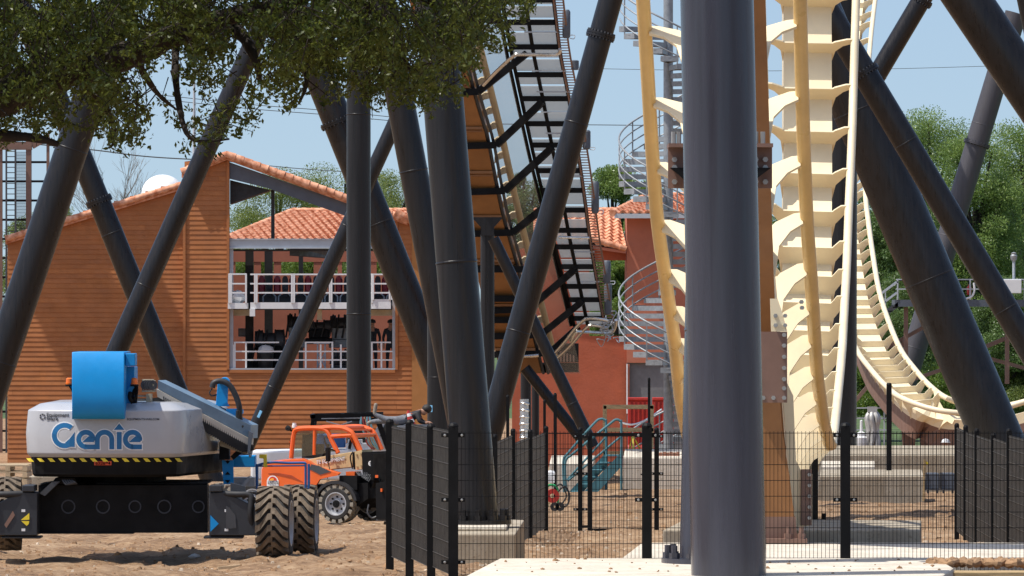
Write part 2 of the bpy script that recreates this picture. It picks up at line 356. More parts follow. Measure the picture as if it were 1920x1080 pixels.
# ------------------------------------------------------------------ coaster support columns
GC = 'dark steel support columns of the coaster'
def column(label, a, b, m=None, rings=(), base=None, seam=True, n=40, tape=None):
    """a, b: (u, v, horizontal width in px, scale) at upper and lower end"""
    p = P(a[0], a[1], a[3]); q = P(b[0], b[1], b[3]); d = (q - p).normalized()
    ct = math.sqrt(d.z ** 2 / (d.z ** 2 + d.x ** 2)); ra = a[2] * ct / a[3] / 2; rb = b[2] * ct / b[3] / 2
    mb = MB(); mb.tube([lerp(p, q, t) for t in (0, .25, .5, .75, 1)], [lerp(ra, rb, t) for t in (0, .25, .5, .75, 1)], n)
    if seam:                                       # raised weld beads along and round the tube
        L = (q - p).length; k = 0
        while (k + 1) * 5.2 < L:
            t = (k + 1) * 5.2 / L; c = lerp(p, q, t); r = lerp(ra, rb, t)
            mb.lathe(c - d * .02, d, [(0, r), (.01, r + .007), (.03, r + .007), (.04, r)], n); k += 1
    o = mb.build('support_column', m or M_COL, smooth=True); tag(o, label, 'support column', GC, 'thing')
    for t in rings:
        c = lerp(p, q, t); r = lerp(ra, rb, t); e = MB()
        for s_ in (-.055, .005): e.lathe(c + d * s_, d, [(0, r * .98), (0, r * 1.13 + .03), (.05, r * 1.13 + .03), (.05, r * .98)], n)
        rf = e.build('bolted_flange', m or M_COL, o, smooth=True)
        nb = 24; ax = d.cross(Vector((0, 1, 0))).normalized(); ay = ax.cross(d); bb = MB()
        for k in range(nb):
            an = 2 * math.pi * k / nb; pp = c + (r * 1.08 + .012) * (math.cos(an) * ax + math.sin(an) * ay)
            bb.cyl(pp - d * .1, pp + d * .1, .022, 6)
        bb.build('bolt_ring', M_DKGREY, rf)
    if base is not None:
        e = MB(); c = q
        e.lathe((c.x, c.y, base), (0, 0, 1), [(0, rb * 1.35 + .08), (.06, rb * 1.35 + .08), (.06, rb * .9)], n)
        for k in range(12):
            an = k * math.pi / 6; pp = Vector((c.x + (rb * 1.35 + .0) * math.cos(an), c.y + (rb * 1.35) * math.sin(an), base + .06))
            e.cyl(pp, pp + Vector((0, 0, .16)), .04, 6); e.cyl(pp, pp + Vector((0, 0, .07)), .065, 6)
        e.build('base_plate', m or M_COL, o, smooth=True)
    if tape:
        t, off, ln = tape; c = lerp(p, q, t); r = lerp(ra, rb, t)
        side = d.cross(Vector((0, 1, 0))).normalized(); nn = side.cross(d); nn = nn if nn.y < 0 else -nn
        e = MB(); vs = []
        for i in range(5):
            an = off + (i - 2) * .09
            for z in (-ln / 2, ln / 2): vs.append(c + d * z + (r + .006) * (math.sin(an) * side + math.cos(an) * nn))
        e.add(vs, [(2 * i, 2 * i + 1, 2 * i + 3, 2 * i + 2) for i in range(4)]); e.build('tape_strip', mat('blue_tape', (.16, .42, .66), .6), o)
    return o
# the big near one, then from left to right
column('huge slate grey upright column nearest the camera beside the cream track', (1341, -160, 137, 158), (1367, 1105, 141, 158), M_COLG, seam=False)
column('slate grey column standing close behind the nearest upright column, on the white slab', (1356, -160, 110, 150), (1337, 1050, 126, 150.5), M_COLG, base=.445)
column('thick leaning column at the left edge in front of the siding wall', (268, -120, 65, 81), (-85, 935, 66, 81))
column('column leaning the other way behind the leftmost column, joined by a bolted ring', (-32, -160, 44, 62), (402, 910, 47, 62), rings=(.502,))
column('leaning column rising from behind the blue counterweight into the oak leaves', (560, -110, 40, 68), (110, 905, 44, 68))
column('slim leaning column with blue tape crossing the station window', (790, 122, 31, 64), (452, 862, 31, 64), tape=(.886, -.25, .22))
column('upright column in front of the station window, left of the centre cluster', (672, -160, 45, 72), (673, 930, 46, 72))
column('thick sloping column behind the upright one with a bolted ring under the leaves', (478, -160, 62, 60), (905, 905, 62, 60), rings=(.365,))
column('steep leaning column just left of the largest centre column', (682, -170, 54, 96), (905, 1000, 54, 96))
column('largest centre column standing on a concrete block inside the mesh fence', (803, -160, 75, 126), (896, 985, 79, 126.5), base=.42)
column('short upright column with blue tape at the right end of the siding wall', (823, 380, 44, 63), (823, 905, 44, 63), tape=(.735, -.75, .2))
column('leaning column with a bolted ring in front of the lift track', (1189, -160, 46, 78), (893, 905, 48, 78), rings=(.212,))
column('slim upright post with a flared head under the lift track', (914, 440, 26, 62), (914, 880, 27, 62))
column('slim brace running down from the lift post to the stairs', (925, 447, 24, 66), (1112, 838, 26, 66))
column('short low brace behind the long brace near the red wall', (984, 690, 27, 60), (1092, 826, 27, 60))
column('thin upright post under the foot of the lift track', (986, 672, 20, 58), (986, 880, 20, 58))
column('dark upright post close against the red wall', (1004, 705, 14, 55), (1004, 870, 14, 55))
# right-hand group
column('upright column directly behind the far cream track', (1580, -160, 57, 62), (1577, 850, 58, 62), base=-.85)
column('column leaning up to the right with a ring at the top edge of the picture', (1805, -130, 42, 60), (1395, 560, 42, 60), rings=(.19,))
column('long diagonal column with a shiny bolt ring beside the cream rail', (1512, -45, 56, 70), (2000, 770, 58, 70), rings=(.222,))
column('very thick column slanting down to the fence at the right', (1475, -110, 104, 66), (1905, 905, 106, 66))
column('nearest diagonal column crossing the top right corner', (1680, -200, 104, 95), (2120, 452, 104, 95))
column('pale grey column in front of the green trees with a bolted ring', (1905, 25, 43, 42), (1690, 740, 46, 42), M_COLL, rings=(.342,))
column('steep column cut off by the top right corner', (1893, -160, 40, 60), (1990, 300, 42, 60))
b = MB(); q = P(914, 426, 62)
b.loft([[q + Vector((x, y, z)) for x, y in ((-w_, -.28), (w_, -.28), (w_, .28), (-w_, .28))] for z, w_ in ((-.26, .2), (0, .2), (.26, .44), (.30, .44))])
o = b.build('saddle_head', M_COL, [x for x in C.objects if x.get('label', '').startswith('slim upright post with a flared')][0])

# ------------------------------------------------------------------ coaster tracks
def integ(rows, vf, s0, i0, L, sgn):
    """depth along a track from the rows its crossties stand at; rows: (v, uR, uL)"""
    st = {i0: F / s0}
    for rngi, dr in ((range(i0, len(vf) - 1), 1), (range(i0, 0, -1), -1)):
        for i in rngi:
            j = i + dr; s = F / st[i]; dz = abs(vf[j] - vf[i]) / s
            st[j] = st[i] + dr * sgn * math.sqrt(max(L * L - dz * dz, .02))
    out = []
    for i, v in enumerate(vf):
        s = F / st[i]; ur = table([(r[0], r[1]) for r in rows], v); ul = table([(r[0], r[2]) for r in rows], v)
        out.append((P(ul, v, s), P(ur, v, s)))
    return out
def track(root, Ls, Rs, rr, sw, n0, n1, fins, sgn, mr, mf, mspine, half=1.0, per=4, finh=None, twist=None, cap=None):
    L = cr_spline(Ls, per); Rr = cr_spline(Rs, per); N = len(L); T = []; B = []; NN = []; Mi = []
    for i in range(N):
        m0 = (L[max(i - 1, 0)] + Rr[max(i - 1, 0)]) / 2; m1 = (L[min(i + 1, N - 1)] + Rr[min(i + 1, N - 1)]) / 2
        t = (m1 - m0).normalized(); bb = (Rr[i] - L[i]); bb = (bb - t * bb.dot(t)).normalized()
        T.append(t); B.append(bb); NN.append(t.cross(bb).normalized() * sgn); Mi.append((L[i] + Rr[i]) / 2)
    for ps in (L, Rr):
        mb = MB(); k_ = N if cap is None else cap; mb.tube(ps[:k_ + 1], rr, 14, k=0)
        if k_ < N - 1: mb.tube(ps[k_:], rr, 14, k=1)
        mb.build('rail', list(mr), root, smooth=True)
    mb = MB(); mid = lerp(n0, n1, half)
    rings = [[Mi[i] + B[i] * x + NN[i] * y for x, y in ((-sw, n0), (sw, n0), (sw, mid), (sw * 1.0, n1), (-sw, n1), (-sw, mid))] for i in range(N)]
    vs = [p for r in rings for p in r]; mb.v = [tuple(p) for p in vs]; k6 = (0, 0, 1, 1, 1, 0)
    for i in range(N - 1):
        for j in range(6):
            mb.f.append((i * 6 + j, i * 6 + (j + 1) % 6, i * 6 + 6 + (j + 1) % 6, i * 6 + 6 + j)); mb.m.append(k6[j] if j not in (1, 5) else 0)
            if j in (2, 4): mb.m[-1] = 1
    mb.f += [(5, 4, 3, 2, 1, 0), tuple((N - 1) * 6 + j for j in range(6))]; mb.m += [0, 0]
    mb.build('spine', [mf, mspine], root, smooth=False)
    for fi in fins:
        i0 = min(int(fi), N - 1); fr = fi - i0; i1 = min(i0 + 1, N - 1)
        c = Mi[i0].lerp(Mi[i1], fr); t = T[i0]; bb = B[i0]; nn = NN[i0]; g = (Rr[i0] - L[i0]).length / 2 - rr * .6
        q = n0
        prof = [(-g, -.08), (-g + .12, -.07), (-sw - .04, .07), (-sw, .12), (sw, .12), (sw + .04, .07), (g - .12, -.07), (g, -.08),
                (g, .12), (sw + .24, .25), (sw + .08, .50), (sw + .012, q + .42), (-sw - .012, q + .42), (-sw - .08, .50), (-sw - .24, .25), (-g, .12)]
        e = MB(); th = .018
        pts = [c + bb * x + nn * y for x, y in prof]
        for ids in ((0, 1, 14, 15), (1, 2, 13, 14), (2, 3, 12, 13), (3, 4, 11, 12), (4, 5, 10, 11), (5, 6, 9, 10), (6, 7, 8, 9)):
            e.prism([pts[k] - t * th for k in ids], t * 2 * th)
        e.build('crosstie', mf, root, fix=True)
    return Mi, T, B, NN
LT = 1.15
A_rows = [(-240, 1498, 1192), (-92, 1499, 1200), (0, 1500, 1206), (135, 1503, 1214), (270, 1507, 1222), (400, 1512, 1231), (540, 1522, 1250), (640, 1528, 1265), (700, 1532, 1271), (740, 1537, 1275), (786, 1543, 1283), (811, 1549, 1288), (826, 1553, 1292), (833, 1557, 1295)]
A_v = [-240, -92, 50, 185, 307, 415, 509, 580, 641, 700, 747, 786, 811, 826, 833]
B_rows = [(-190, 1613, 1422), (0, 1605, 1428), (270, 1597, 1437), (400, 1591, 1439), (490, 1588, 1441), (600, 1582, 1436), (670, 1578, 1429), (740, 1571, 1416), (800, 1565, 1404), (835, 1561, 1380)]
B_v = [835, 830, 818, 797, 768, 735, 700, 655, 610, 558, 508, 455, 388, 318, 240, 160, 75, -10, -98, -190]
ap = integ(A_rows, A_v, 139, 3, LT, 1)
bq = integ(B_rows, B_v, 82, 16, LT, 1)
ya, yb = ap[-1][1].y, bq[0][1].y
nmid = max(2, int((yb - ya) / LT)); mids = []
for k in range(1, nmid):
    t = k / nmid; mids.append((ap[-1][0].lerp(bq[0][0], t), ap[-1][1].lerp(bq[0][1], t)))
allp = ap + mids + bq
loop = thing('coaster_track', 'near cream coaster track plunging to the ground behind the biggest column', 'coaster track', (ap[8][1].x, ya, gz(ya)))
per = 4
LM, LTn, LB, LN = track(loop, [p[0] for p in allp], [p[1] for p in allp], .095, .55, .60, 1.62, [i * per for i in range(1, len(allp))], 1, (M_RAIL, M_RAILP), M_CREAM, M_BROWN, per=per, cap=(len(ap) + len(mids) // 2) * per)
print('TRACK', ya, yb, len(allp), 'N at A', LN[12], 'N at B', LN[-12], 'N mid', LN[len(LN)//2])
# ------------------------------------------------------------------ trees
def leaves_mesh(name, cen, size, m, r, elong=2.2, droop=.3):
    """many small bent leaf faces; cen: (n,3) array"""
    n = len(cen); d = r.normal(size=(n, 3)); d[:, 2] -= droop; d /= np.linalg.norm(d, axis=1)[:, None]
    e = r.normal(size=(n, 3)); e -= d * np.sum(e * d, 1)[:, None]; e /= np.linalg.norm(e, axis=1)[:, None]
    nn = np.cross(d, e); s = (size * r.uniform(.55, 1.25, n))[:, None]
    a = cen - d * s * .5; c = cen + d * s * .5; k = s / elong * .5
    b1 = cen + e * k + nn * k * .35; b2 = cen - e * k + nn * k * .35
    v = np.stack([a, b1, c, b2], 1).reshape(-1, 3)
    me = bpy.data.meshes.new(name); me.vertices.add(4 * n); me.vertices.foreach_set('co', v.ravel().astype(np.float32))
    idx = np.arange(4 * n); me.loops.add(4 * n); me.loops.foreach_set('vertex_index', idx.astype(np.int32))
    me.polygons.add(n); me.polygons.foreach_set('loop_start', (np.arange(n) * 4).astype(np.int32)); me.update(calc_edges=True); me.materials.append(m)
    return me
def clump_points(r, centers, rad, per, flat=.8):
    out = []
    for c, q in zip(centers, rad):
        n = int(per * q * q); p = r.normal(size=(n, 3)); p /= np.linalg.norm(p, axis=1)[:, None]
        p *= (r.uniform(0, 1, n) ** .45)[:, None] * q; p[:, 2] *= flat; out.append(np.array(c) + p)
    return np.concatenate(out)
def tree(label, u, vtop, vbase, wpx, s, m, seed, leaf=.22, dens=90, name='leafy_tree', group='trees beyond the building site', conic=0, nb=58):
    r = np.random.default_rng(seed); base = P(u, vbase, s); top = P(u, vtop, s); h = top.z - base.z; W = wpx / s
    root = thing(name, label, 'tree', base, group)
    cs = []; rs = []
    for k in range(nb):
        t = r.uniform(.0, 1); prof = math.sin(math.pi * min(1, (t * .62 + .32))) ** .6 if not conic else (1.05 - t)
        an = r.uniform(0, 6.283); q = r.uniform(.35, 1) * prof * W / 2
        cs.append((base.x + q * math.cos(an), base.y + q * math.sin(an), base.z + h * (t * .9 + .02))); rs.append(r.uniform(.10, .22) * min(W, h))
    leaf *= .62; pts = clump_points(r, cs, rs, dens / max(min(W, h) * .14, .3) ** 2 * 9.5)
    o = bpy.data.objects.new('crown', leaves_mesh('crown', pts, leaf, m, r)); C.objects.link(o); adopt(o, root)
    b = MB(); b.tube([base - Vector((0, 0, .5)), base + Vector((.1, 0, h * .35)), base + Vector((-.1, .1, h * .85))], [h * .03, h * .022, h * .006], 8)
    for c in cs[::3]:
        z0 = base.z + (c[2] - base.z) * .5; b.tube([(base.x, base.y, z0), ((base.x + c[0]) / 2, (base.y + c[1]) / 2, lerp(z0, c[2], .65)), c], [h * .012, h * .008, h * .003], 5)
    b.build('trunk', M_BARK, root, smooth=True); return root
# behind the station
tree('pale green airy tree behind the roof opening, left of the upright column', 520, 318, 640, 230, 30, M_LF1, 21, .20, 95)
tree('pale green tree right behind the sloping column and the tiled roof', 650, 292, 640, 230, 29, M_LF1, 22, .22, 95)
tree('tall spring green tree seen through the gap under the oak leaves', 735, 310, 640, 190, 28, M_LF1, 23, .22, 95)
tree('round green treetop peeping over the siding wall next to the white dome', 285, 352, 640, 75, 31, M_LF4, 24, .2, 60)
tree('pale green bush showing beside the leftmost columns above the wall', 128, 372, 640, 130, 31, M_LF1, 25, .2, 50)
tree('low green tree behind the ladder tower at the left edge', 45, 395, 640, 130, 30, M_LF1, 26, .2, 50)
tree('green tree seen through the left window bays of the station', 470, 478, 640, 130, 33, M_LF4, 27, .2, 75)
tree('bright green tree filling the middle window bays of the station', 570, 476, 640, 150, 33, M_LF4, 28, .2, 75)
tree('green tree seen through the right window bays of the station', 700, 478, 640, 170, 33, M_LF4, 29, .2, 75)
# between the lift and the spiral stair
tree('bushy green tree between the lift track and the spiral stair', 1150, 296, 640, 130, 29, M_LF2, 31, .26, 70)
tree('dark green tree showing through the spiral stair', 1228, 328, 640, 120, 30, M_LF2, 32, .26, 70)
tree('thin grey green tree seen through the mesh of the lift track', 985, 285, 640, 120, 29, M_LF3, 33, .24, 46)
tree('green shrub beyond the gap beside the red wall', 1155, 484, 640, 90, 33, M_LF4, 34, .22, 80)
# right-hand wood, each tree on its own
R_T = [('tall bright green tree whose top is highest against the right hand sky', 1745, 190, 250, M_LF2), ('green tree at the far right edge behind the corner column', 1925, 205, 240, M_LF2),
       ('dense green tree between the two diagonal columns', 1830, 235, 200, M_LF2), ('dark cedar just right of the cream rail', 1690, 285, 150, M_LF3),
       ('mid green tree low behind the steel gangway', 1880, 330, 210, M_LF2), ('dark green tree behind the far dipping track', 1640, 350, 150, M_LF3),
       ('shady green tree behind the thick slanting column', 1760, 360, 200, M_LF3), ('low leafy tree at right beneath the gangway', 1900, 520, 160, M_LF3),
       ('deep green thicket tree under the gangway stair', 1700, 510, 180, M_LF3), ('green tree behind the upright column of the cream track', 1560, 330, 150, M_LF2),
       ('yellow green tree low at the right edge of the picture', 1935, 640, 130, M_LF1), ('bright green tree low behind the bottom of the far track', 1640, 640, 160, M_LF4),
       ('green bush below the far track beside its brown foot', 1790, 640, 140, M_LF4)]
for i, (lb, u, vt, wd, m) in enumerate(R_T):
    tree(lb, u, vt, 690 if vt < 600 else 780, wd, 27 + (i % 4) * 1.3 if vt < 480 else 35 + (i % 3) * 2, m, 50 + i, .26 if vt < 480 else .2, 74 if vt < 480 else 90, nb=95 if vt < 300 else 60)
for i, (u, vt, wd) in enumerate(((1600, 420, 140), (1720, 430, 150), (1850, 440, 150), (1430, 400, 160))):
    tree(('shaded tree deep in the wood behind the far rail', 'shaded tree deep in the wood behind the thickest column', 'shaded tree deep in the wood above the gangway', 'green tree far behind the bracket of the nearest column')[i], u, vt, 690, wd, 25.5, M_LF3, 80 + i, .3, 80)
# bare tree
r = np.random.default_rng(5); base = P(232, 640, 30); root = thing('bare_tree', 'bare grey tree without leaves above the siding wall', 'tree', base); b = MB(); b2 = MB()
def branch(mb, p, d, L, rad, lev):
    q = p + d * L; mb.tube([p, q], [rad, rad * .65], 5)
    if lev == 0: return
    for _ in range(3 if lev > 1 else 4):
        nd = (d + Vector((r.normal() * .38, r.normal() * .38, abs(r.normal()) * .22))).normalized(); branch(b2, q - d * L * r.uniform(0, .45), nd, L * r.uniform(.55, .85), rad * .55, lev - 1)
branch(b, base, Vector((0, 0, 1)), 5.6, .18, 0)
for k in range(5): branch(b2, base + Vector((0, 0, 3.5 + .4 * k)), Vector((r.normal() * .45, r.normal() * .45, 1)).normalized(), 2.9, .07, 4)
b.build('trunk', M_TWIG, root); b2.build('branches', M_TWIG, root)

# the big live oak in the near foreground, its trunk just outside the picture at left
oak = thing('live_oak', 'spreading live oak whose dark leafy boughs hang across the upper left', 'tree', (-7.45, 61.0, .1))
r = np.random.default_rng(9); SO = 192.0
def op(u, v, dy=0.): 
    s = F / (F / SO + dy * .85); return P(u, v, s)
limbs = [([(-470, 900), (-430, 560), (-300, 330), (-160, 235), (0, 178), (60, 170), (140, 140), (250, 100), (330, 70), (420, 40), (520, 10), (640, -25)], .33, .06, -.75),
         ([(-430, 560), (-260, 100), (0, -60), (300, -110), (600, -90), (900, -60)], .26, .05, 1.5), ([(-160, 235), (-40, 250), (60, 262), (110, 268)], .10, .03, -.8),
         ([(420, 40), (455, 75), (480, 110), (488, 160)], .10, .022, -.6), ([(330, 70), (330, 150), (345, 235), (372, 262), (430, 262)], .05, .012, -.9),
         ([(640, -25), (700, 30), (745, 100), (790, 150)], .08, .02, .8), ([(600, -90), (760, -20), (880, 30), (955, 40)], .07, .015, .3),
         ([(140, 140), (200, 200), (215, 260), (205, 285)], .05, .012, .4), ([(250, 100), (290, 170), (330, 210)], .05, .012, 1.2), ([(520, 10), (560, 90), (575, 160), (560, 205)], .06, .012, -.4)]
b = MB()
for pts, r0, r1, dy in limbs:
    q = cr_spline([op(u, v, dy * min(1, i / 2)) + Vector((0, r.normal() * .05, r.normal() * .02)) for i, (u, v) in enumerate(pts)], 5)
    b.tube(q, [.85 * lerp(r0, r1, i / (len(q) - 1)) * (1 + .1 * math.sin(i * 1.9)) for i in range(len(q))], 10)
LOW = [(-200, 320), (0, 268), (60, 262), (95, 270), (130, 232), (165, 228), (185, 280), (225, 285), (252, 262), (280, 228), (330, 235), (372, 285), (440, 282), (478, 272), (483, 245), (440, 222), (452, 170), (478, 128), (500, 165), (540, 212), (580, 205), (615, 180), (650, 172), (690, 185), (715, 200), (748, 178), (775, 190), (800, 212), (835, 196), (868, 165), (885, 125), (905, 92), (935, 90), (950, 45), (985, 32), (1006, 14), (1012, -20)]
def low(u): return table(LOW, u)
cl = []; br = []
holes = [(455, 120, 40, 60), (365, 195, 26, 26), (340, 150, 26, 22), (600, 140, 20, 22), (300, 200, 30, 16), (705, 195, 12, 20), (415, 170, 30, 28), (310, 265, 28, 22), (410, 205, 25, 18)]
n_try = 0
while len(cl) < 5400:
    n_try += 1
    u = r.uniform(-200, 1010); v = r.uniform(-75, 300); lv = low(u)
    if v > lv - 6: continue
    edge = (lv - v) / 110
    if r.random() > min(1, .22 + edge * .9): continue
    if any(((u - a) / c) ** 2 + ((v - e) / f) ** 2 < 1 and r.random() < .86 for a, e, c, f in holes): continue
    if 265 < u < 492 and v > 95 and r.random() < .62: continue
    if 492 <= u < 640 and v > 120 and r.random() < .45: continue
    if u < 240 and v > 190 and r.random() < .40: continue
    dens = vnoise(np.array([u / 46.]), np.array([v / 34.]), 8)[0]
    if dens < .38 and r.random() < .82: continue
    depth = r.uniform(-2.6, 2.6) * min(1, .35 + edge)
    cl.append((u, v, depth))
pts = []
for u, v, d in cl:
    c = np.array(op(u, v, d)); n = int(r.integers(10, 20)); dirv = np.array([r.normal() * .7, r.normal() * .6, -abs(r.normal()) * .7 - .1]); dirv /= np.linalg.norm(dirv)
    ln = r.uniform(.10, .26); tt = r.uniform(0, 1, n)
    pts.append(c + dirv[None] * (tt[:, None] * ln) + r.normal(size=(n, 3)) * .030)
    if len(br) < 1200 or r.random() < .2: br.append((c, dirv, ln))
for c, dv, ln in br:
    c = Vector(c); dv = Vector(dv); b.tube([c - dv * .18 + Vector((0, 0, .05)), c + dv * ln], [.007, .003], 4, cap=False)
b.build('limbs', M_BARK, oak, smooth=True, fix=False)
o = bpy.data.objects.new('crown', leaves_mesh('crown', np.concatenate(pts), .069, M_OAK, r, 2.3, .5)); C.objects.link(o); adopt(o, oak)
# the upper crown, above the picture, which shades the boughs below it
q = []
while len(q) < 1500:
    u = r.uniform(-420, 980); v = r.uniform(-520, -70)
    if vnoise(np.array([u / 90.]), np.array([v / 70.]), 12)[0] > .42: q.append(np.array(op(u, v, r.uniform(-3.4, 2.6))))
q = np.repeat(np.array(q), 9, 0) + r.normal(size=(len(q) * 9, 3)) * .13
o = bpy.data.objects.new('upper_crown', leaves_mesh('upper_crown', q, .13, M_OAK, r, 1.9, .5)); C.objects.link(o); adopt(o, oak)
# ------------------------------------------------------------------ station building with orange lap siding
SF = 50.0; YF = F / SF
def fx(u, s=SF): return (u - 960) / s
def fz(v, s=SF): return H - (v - HOR) / s
def boards(mb, x0, x1, zt, zb, y, step=.182, lip=.021, k=None, xr=None, xl=None):
    """lap boards: each leans out at its lower edge and ends in a lip"""
    z = zt
    while z > zb + .02:
        z1 = max(z - step, zb); a = xl(z1) if xl else x0; c = xr(z1) if xr else x1
        a2 = a; c2 = c
        x = a - random.uniform(0, 3)
        while x < c:                               # boards of uneven length, butt jointed
            xe = x + random.uniform(2.6, 4.4); p = max(x, a); q = min(xe - .006, c); x = xe
            if q - p < .01: continue
            lp = lip + random.uniform(-.002, .002)
            mb.add([(p, y, z), (q, y, z), (q, y - lp, z1), (p, y - lp, z1), (p, y, z1), (q, y, z1)], [(0, 1, 2, 3), (3, 2, 5, 4), (0, 3, 4), (1, 5, 2)], random.choice((0, 0, 1, 2)))
        z = z1
roof_l = [(12, 448), (343, 345)]
def roofx(z):
    v = HOR + (H - z) * SF; u = lerp(12, 343, (448 - v) / (448 - 345)); return fx(max(14, min(343, u)))
st = thing('station_building', 'orange lap-sided coaster station with a tiled gable and a big open window', 'station', (fx(380), YF, gz(YF)))
zb = gz(YF) - .3
mb = MB(); y0 = YF
boards(mb, fx(14), fx(344), fz(349), zb, y0 + .25, xl=roofx)
mb.build('siding_panel', [M_ORWALL, M_ORW2, M_ORW3], st, fix=False)
mb = MB(); boards(mb, fx(346), fx(428), fz(303), zb, y0); boards(mb, fx(428), fx(744), fz(694), zb, y0); boards(mb, fx(744), fx(772), fz(412), zb, y0)
mb.build('siding_panel', [M_ORWALL, M_ORW2, M_ORW3], st, fix=False)
# the gap between pier top and sloping roof, corner boards, returns
mb = MB()
for u0, u1, vt, vb, pr in ((343, 348, 318, 868, .07), (425, 430, 296, 693, .07), (741, 746, 405, 693, .07)):
    mb.box((fx(u0), y0 - pr, fz(vb)), (fx(u1), y0 + .3, fz(vt)))
mb.box((fx(430), y0 - .06, fz(699)), (fx(741), y0 + .1, fz(693.5)))
mb.prism([(fx(346), y0 + .02, fz(303)), (fx(428), y0 + .02, fz(303)), (fx(428), y0 + .02, fz(292)), (fx(410), y0 + .02, fz(293))], (0, .2, 0))
mb.build('corner_board', M_ORWALL, st)
mb = MB()
mb.box((fx(14), y0 + .29, zb), (fx(344), y0 + .5, fz(452))); mb.prism([(fx(14), y0 + .29, fz(451.8)), (fx(343), y0 + .29, fz(451.8)), (fx(343), y0 + .29, fz(347)), (fx(14), y0 + .29, fz(448))], (0, .2, 0))
mb.box((fx(346), y0 + .04, zb), (fx(428), y0 + .5, fz(303))); mb.box((fx(428.2), y0 + .04, zb), (fx(743.8), y0 + .5, fz(695))); mb.box((fx(744), y0 + .04, zb), (fx(772), y0 + .5, fz(410)))
mb.box((fx(12), y0 + .5, zb), (fx(20), y0 + 18, fz(450)))
mb.build('wall_core', M_ORWALL, st)
mb = MB(); mb.box((fx(772.2), y0 - .05, zb), (fx(850), y0 + .5, fz(405))); mb.build('stucco_end_wall', M_OCHRE, st)
# tiled roof edges: barrel tiles along the rakes, roof slabs behind them
def barrels(mb, p, q, n, r=.13, wob=.02):
    p = Vector(p); q = Vector(q); d = q - p; L = d.length / n; d.normalize()
    for i in range(n):
        c = p + d * L * i; mb.tube([c + Vector((0, random.uniform(-wob, wob), 0)), c + d * L * 1.12], [r, r * .82], 10)
ap_ = (fx(426), y0 - .25, fz(290)); e1 = (fx(341), y0 - .25, fz(323)); e2 = (fx(765), y0 - .25, fz(413))
mb = MB(); barrels(mb, e1, ap_, 7, .16); barrels(mb, (fx(10), y0, fz(448)), (fx(343), y0, fz(345)), 26, .13)
barrels(mb, e2, ap_, 22, .16)
mb.build_split('rake_tile', M_TILE, st, smooth=True)
def roofslab(mb, p, q, dy, th=.14):
    p = Vector(p); q = Vector(q); mb.prism([p, q, q + Vector((0, 0, -th)), p + Vector((0, 0, -th))], (0, dy, 0))
mb = MB(); roofslab(mb, (fx(341), y0 - .2, fz(326)), (fx(426), y0 - .2, fz(293)), .9); roofslab(mb, (fx(426), y0 - .2, fz(293)), (fx(765), y0 - .2, fz(416)), 1.3)
roofslab(mb, (fx(10), y0 + .05, fz(451)), (fx(343), y0 + .05, fz(348)), 7)
mb.build('roof_slab', M_TILE, st)
mb = MB()                                          # steel rake beam and purlin under the open gable
mb.prism([(fx(430), y0 + .05, fz(304)), (fx(762), y0 + .05, fz(420)), (fx(762), y0 + .05, fz(450)), (fx(640), y0 + .05, fz(402)), (fx(500), y0 + .05, fz(352)), (fx(430), y0 + .05, fz(335))], (0, .35, 0))
mb.build('rake_beam', M_SLATE, st)
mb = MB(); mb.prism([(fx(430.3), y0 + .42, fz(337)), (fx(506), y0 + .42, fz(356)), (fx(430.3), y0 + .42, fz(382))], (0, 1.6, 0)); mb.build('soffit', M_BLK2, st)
mb = MB(); mb.box((fx(506.5), y0 + .9, fz(450)), (fx(513), y0 + 1.05, fz(355))); mb.build('hanger_post', M_BLK2, st)
# steel frame of the opening
mb = MB(); mb.box((fx(430.2), y0 + .05, fz(465)), (fx(743), y0 + .12, fz(449.5))); mb.box((fx(430.2), y0 + .0, fz(466)), (fx(743), y0 + .3, fz(463.5))); mb.box((fx(430.2), y0 + .0, fz(449.3)), (fx(743), y0 + .3, fz(447.5)))
mb.build('lintel_beam', M_GREYP, st)
mb = MB(); mb.box((fx(430.3), y0 + .1, fz(692)), (fx(437), y0 + .3, fz(466.3))); mb.box((fx(735.5), y0 + .1, fz(692)), (fx(742), y0 + .3, fz(466.3))); mb.box((fx(430.3), y0 - .04, fz(693)), (fx(742), y0 + .3, fz(690.5)))
mb.build('window_frame', M_GREYP, st)
# inside: floors, back wall with bays, ceiling, dark columns
yb_ = y0 + 9
mb = MB(); sb = F / yb_
def bz(v): return fz(v, sb)
def bx(u): return fx(u, sb)
mb.box((bx(400), yb_, bz(513)), (bx(790), yb_ + .3, bz(700)))
mb = MB(); mb.box((bx(400), yb_, bz(700)), (bx(790), yb_ + .3, bz(516))); mb.box((bx(400), yb_, bz(491)), (bx(790), yb_ + .3, bz(470)))
for a, c in ((400, 441), (476, 489), (513, 527), (588, 603), (633, 641), (655, 672), (694, 706), (728, 790)): mb.box((bx(a), yb_ + .02, bz(517)), (bx(c), yb_ + .28, bz(490)))
mb.build('back_wall', M_SALM, st)
mb = MB(); mb.box((fx(395), y0 + .6, fz(581)), (fx(780), y0 + 3.6, fz(577))); mb.box((fx(395), y0 + .6, fz(700)), (fx(780), yb_ - .05, fz(696))); mb.build('station_floor', M_DKGREY, st)
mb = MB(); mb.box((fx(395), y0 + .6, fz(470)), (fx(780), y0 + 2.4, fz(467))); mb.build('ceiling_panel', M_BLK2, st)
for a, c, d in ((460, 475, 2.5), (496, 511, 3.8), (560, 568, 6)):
    mb = MB(); s_ = F / (y0 + d); mb.box((fx(a, s_), y0 + d, fz(700)), (fx(c, s_), y0 + d + .3, fz(468))); mb.build('inner_post', M_BLK2, st)
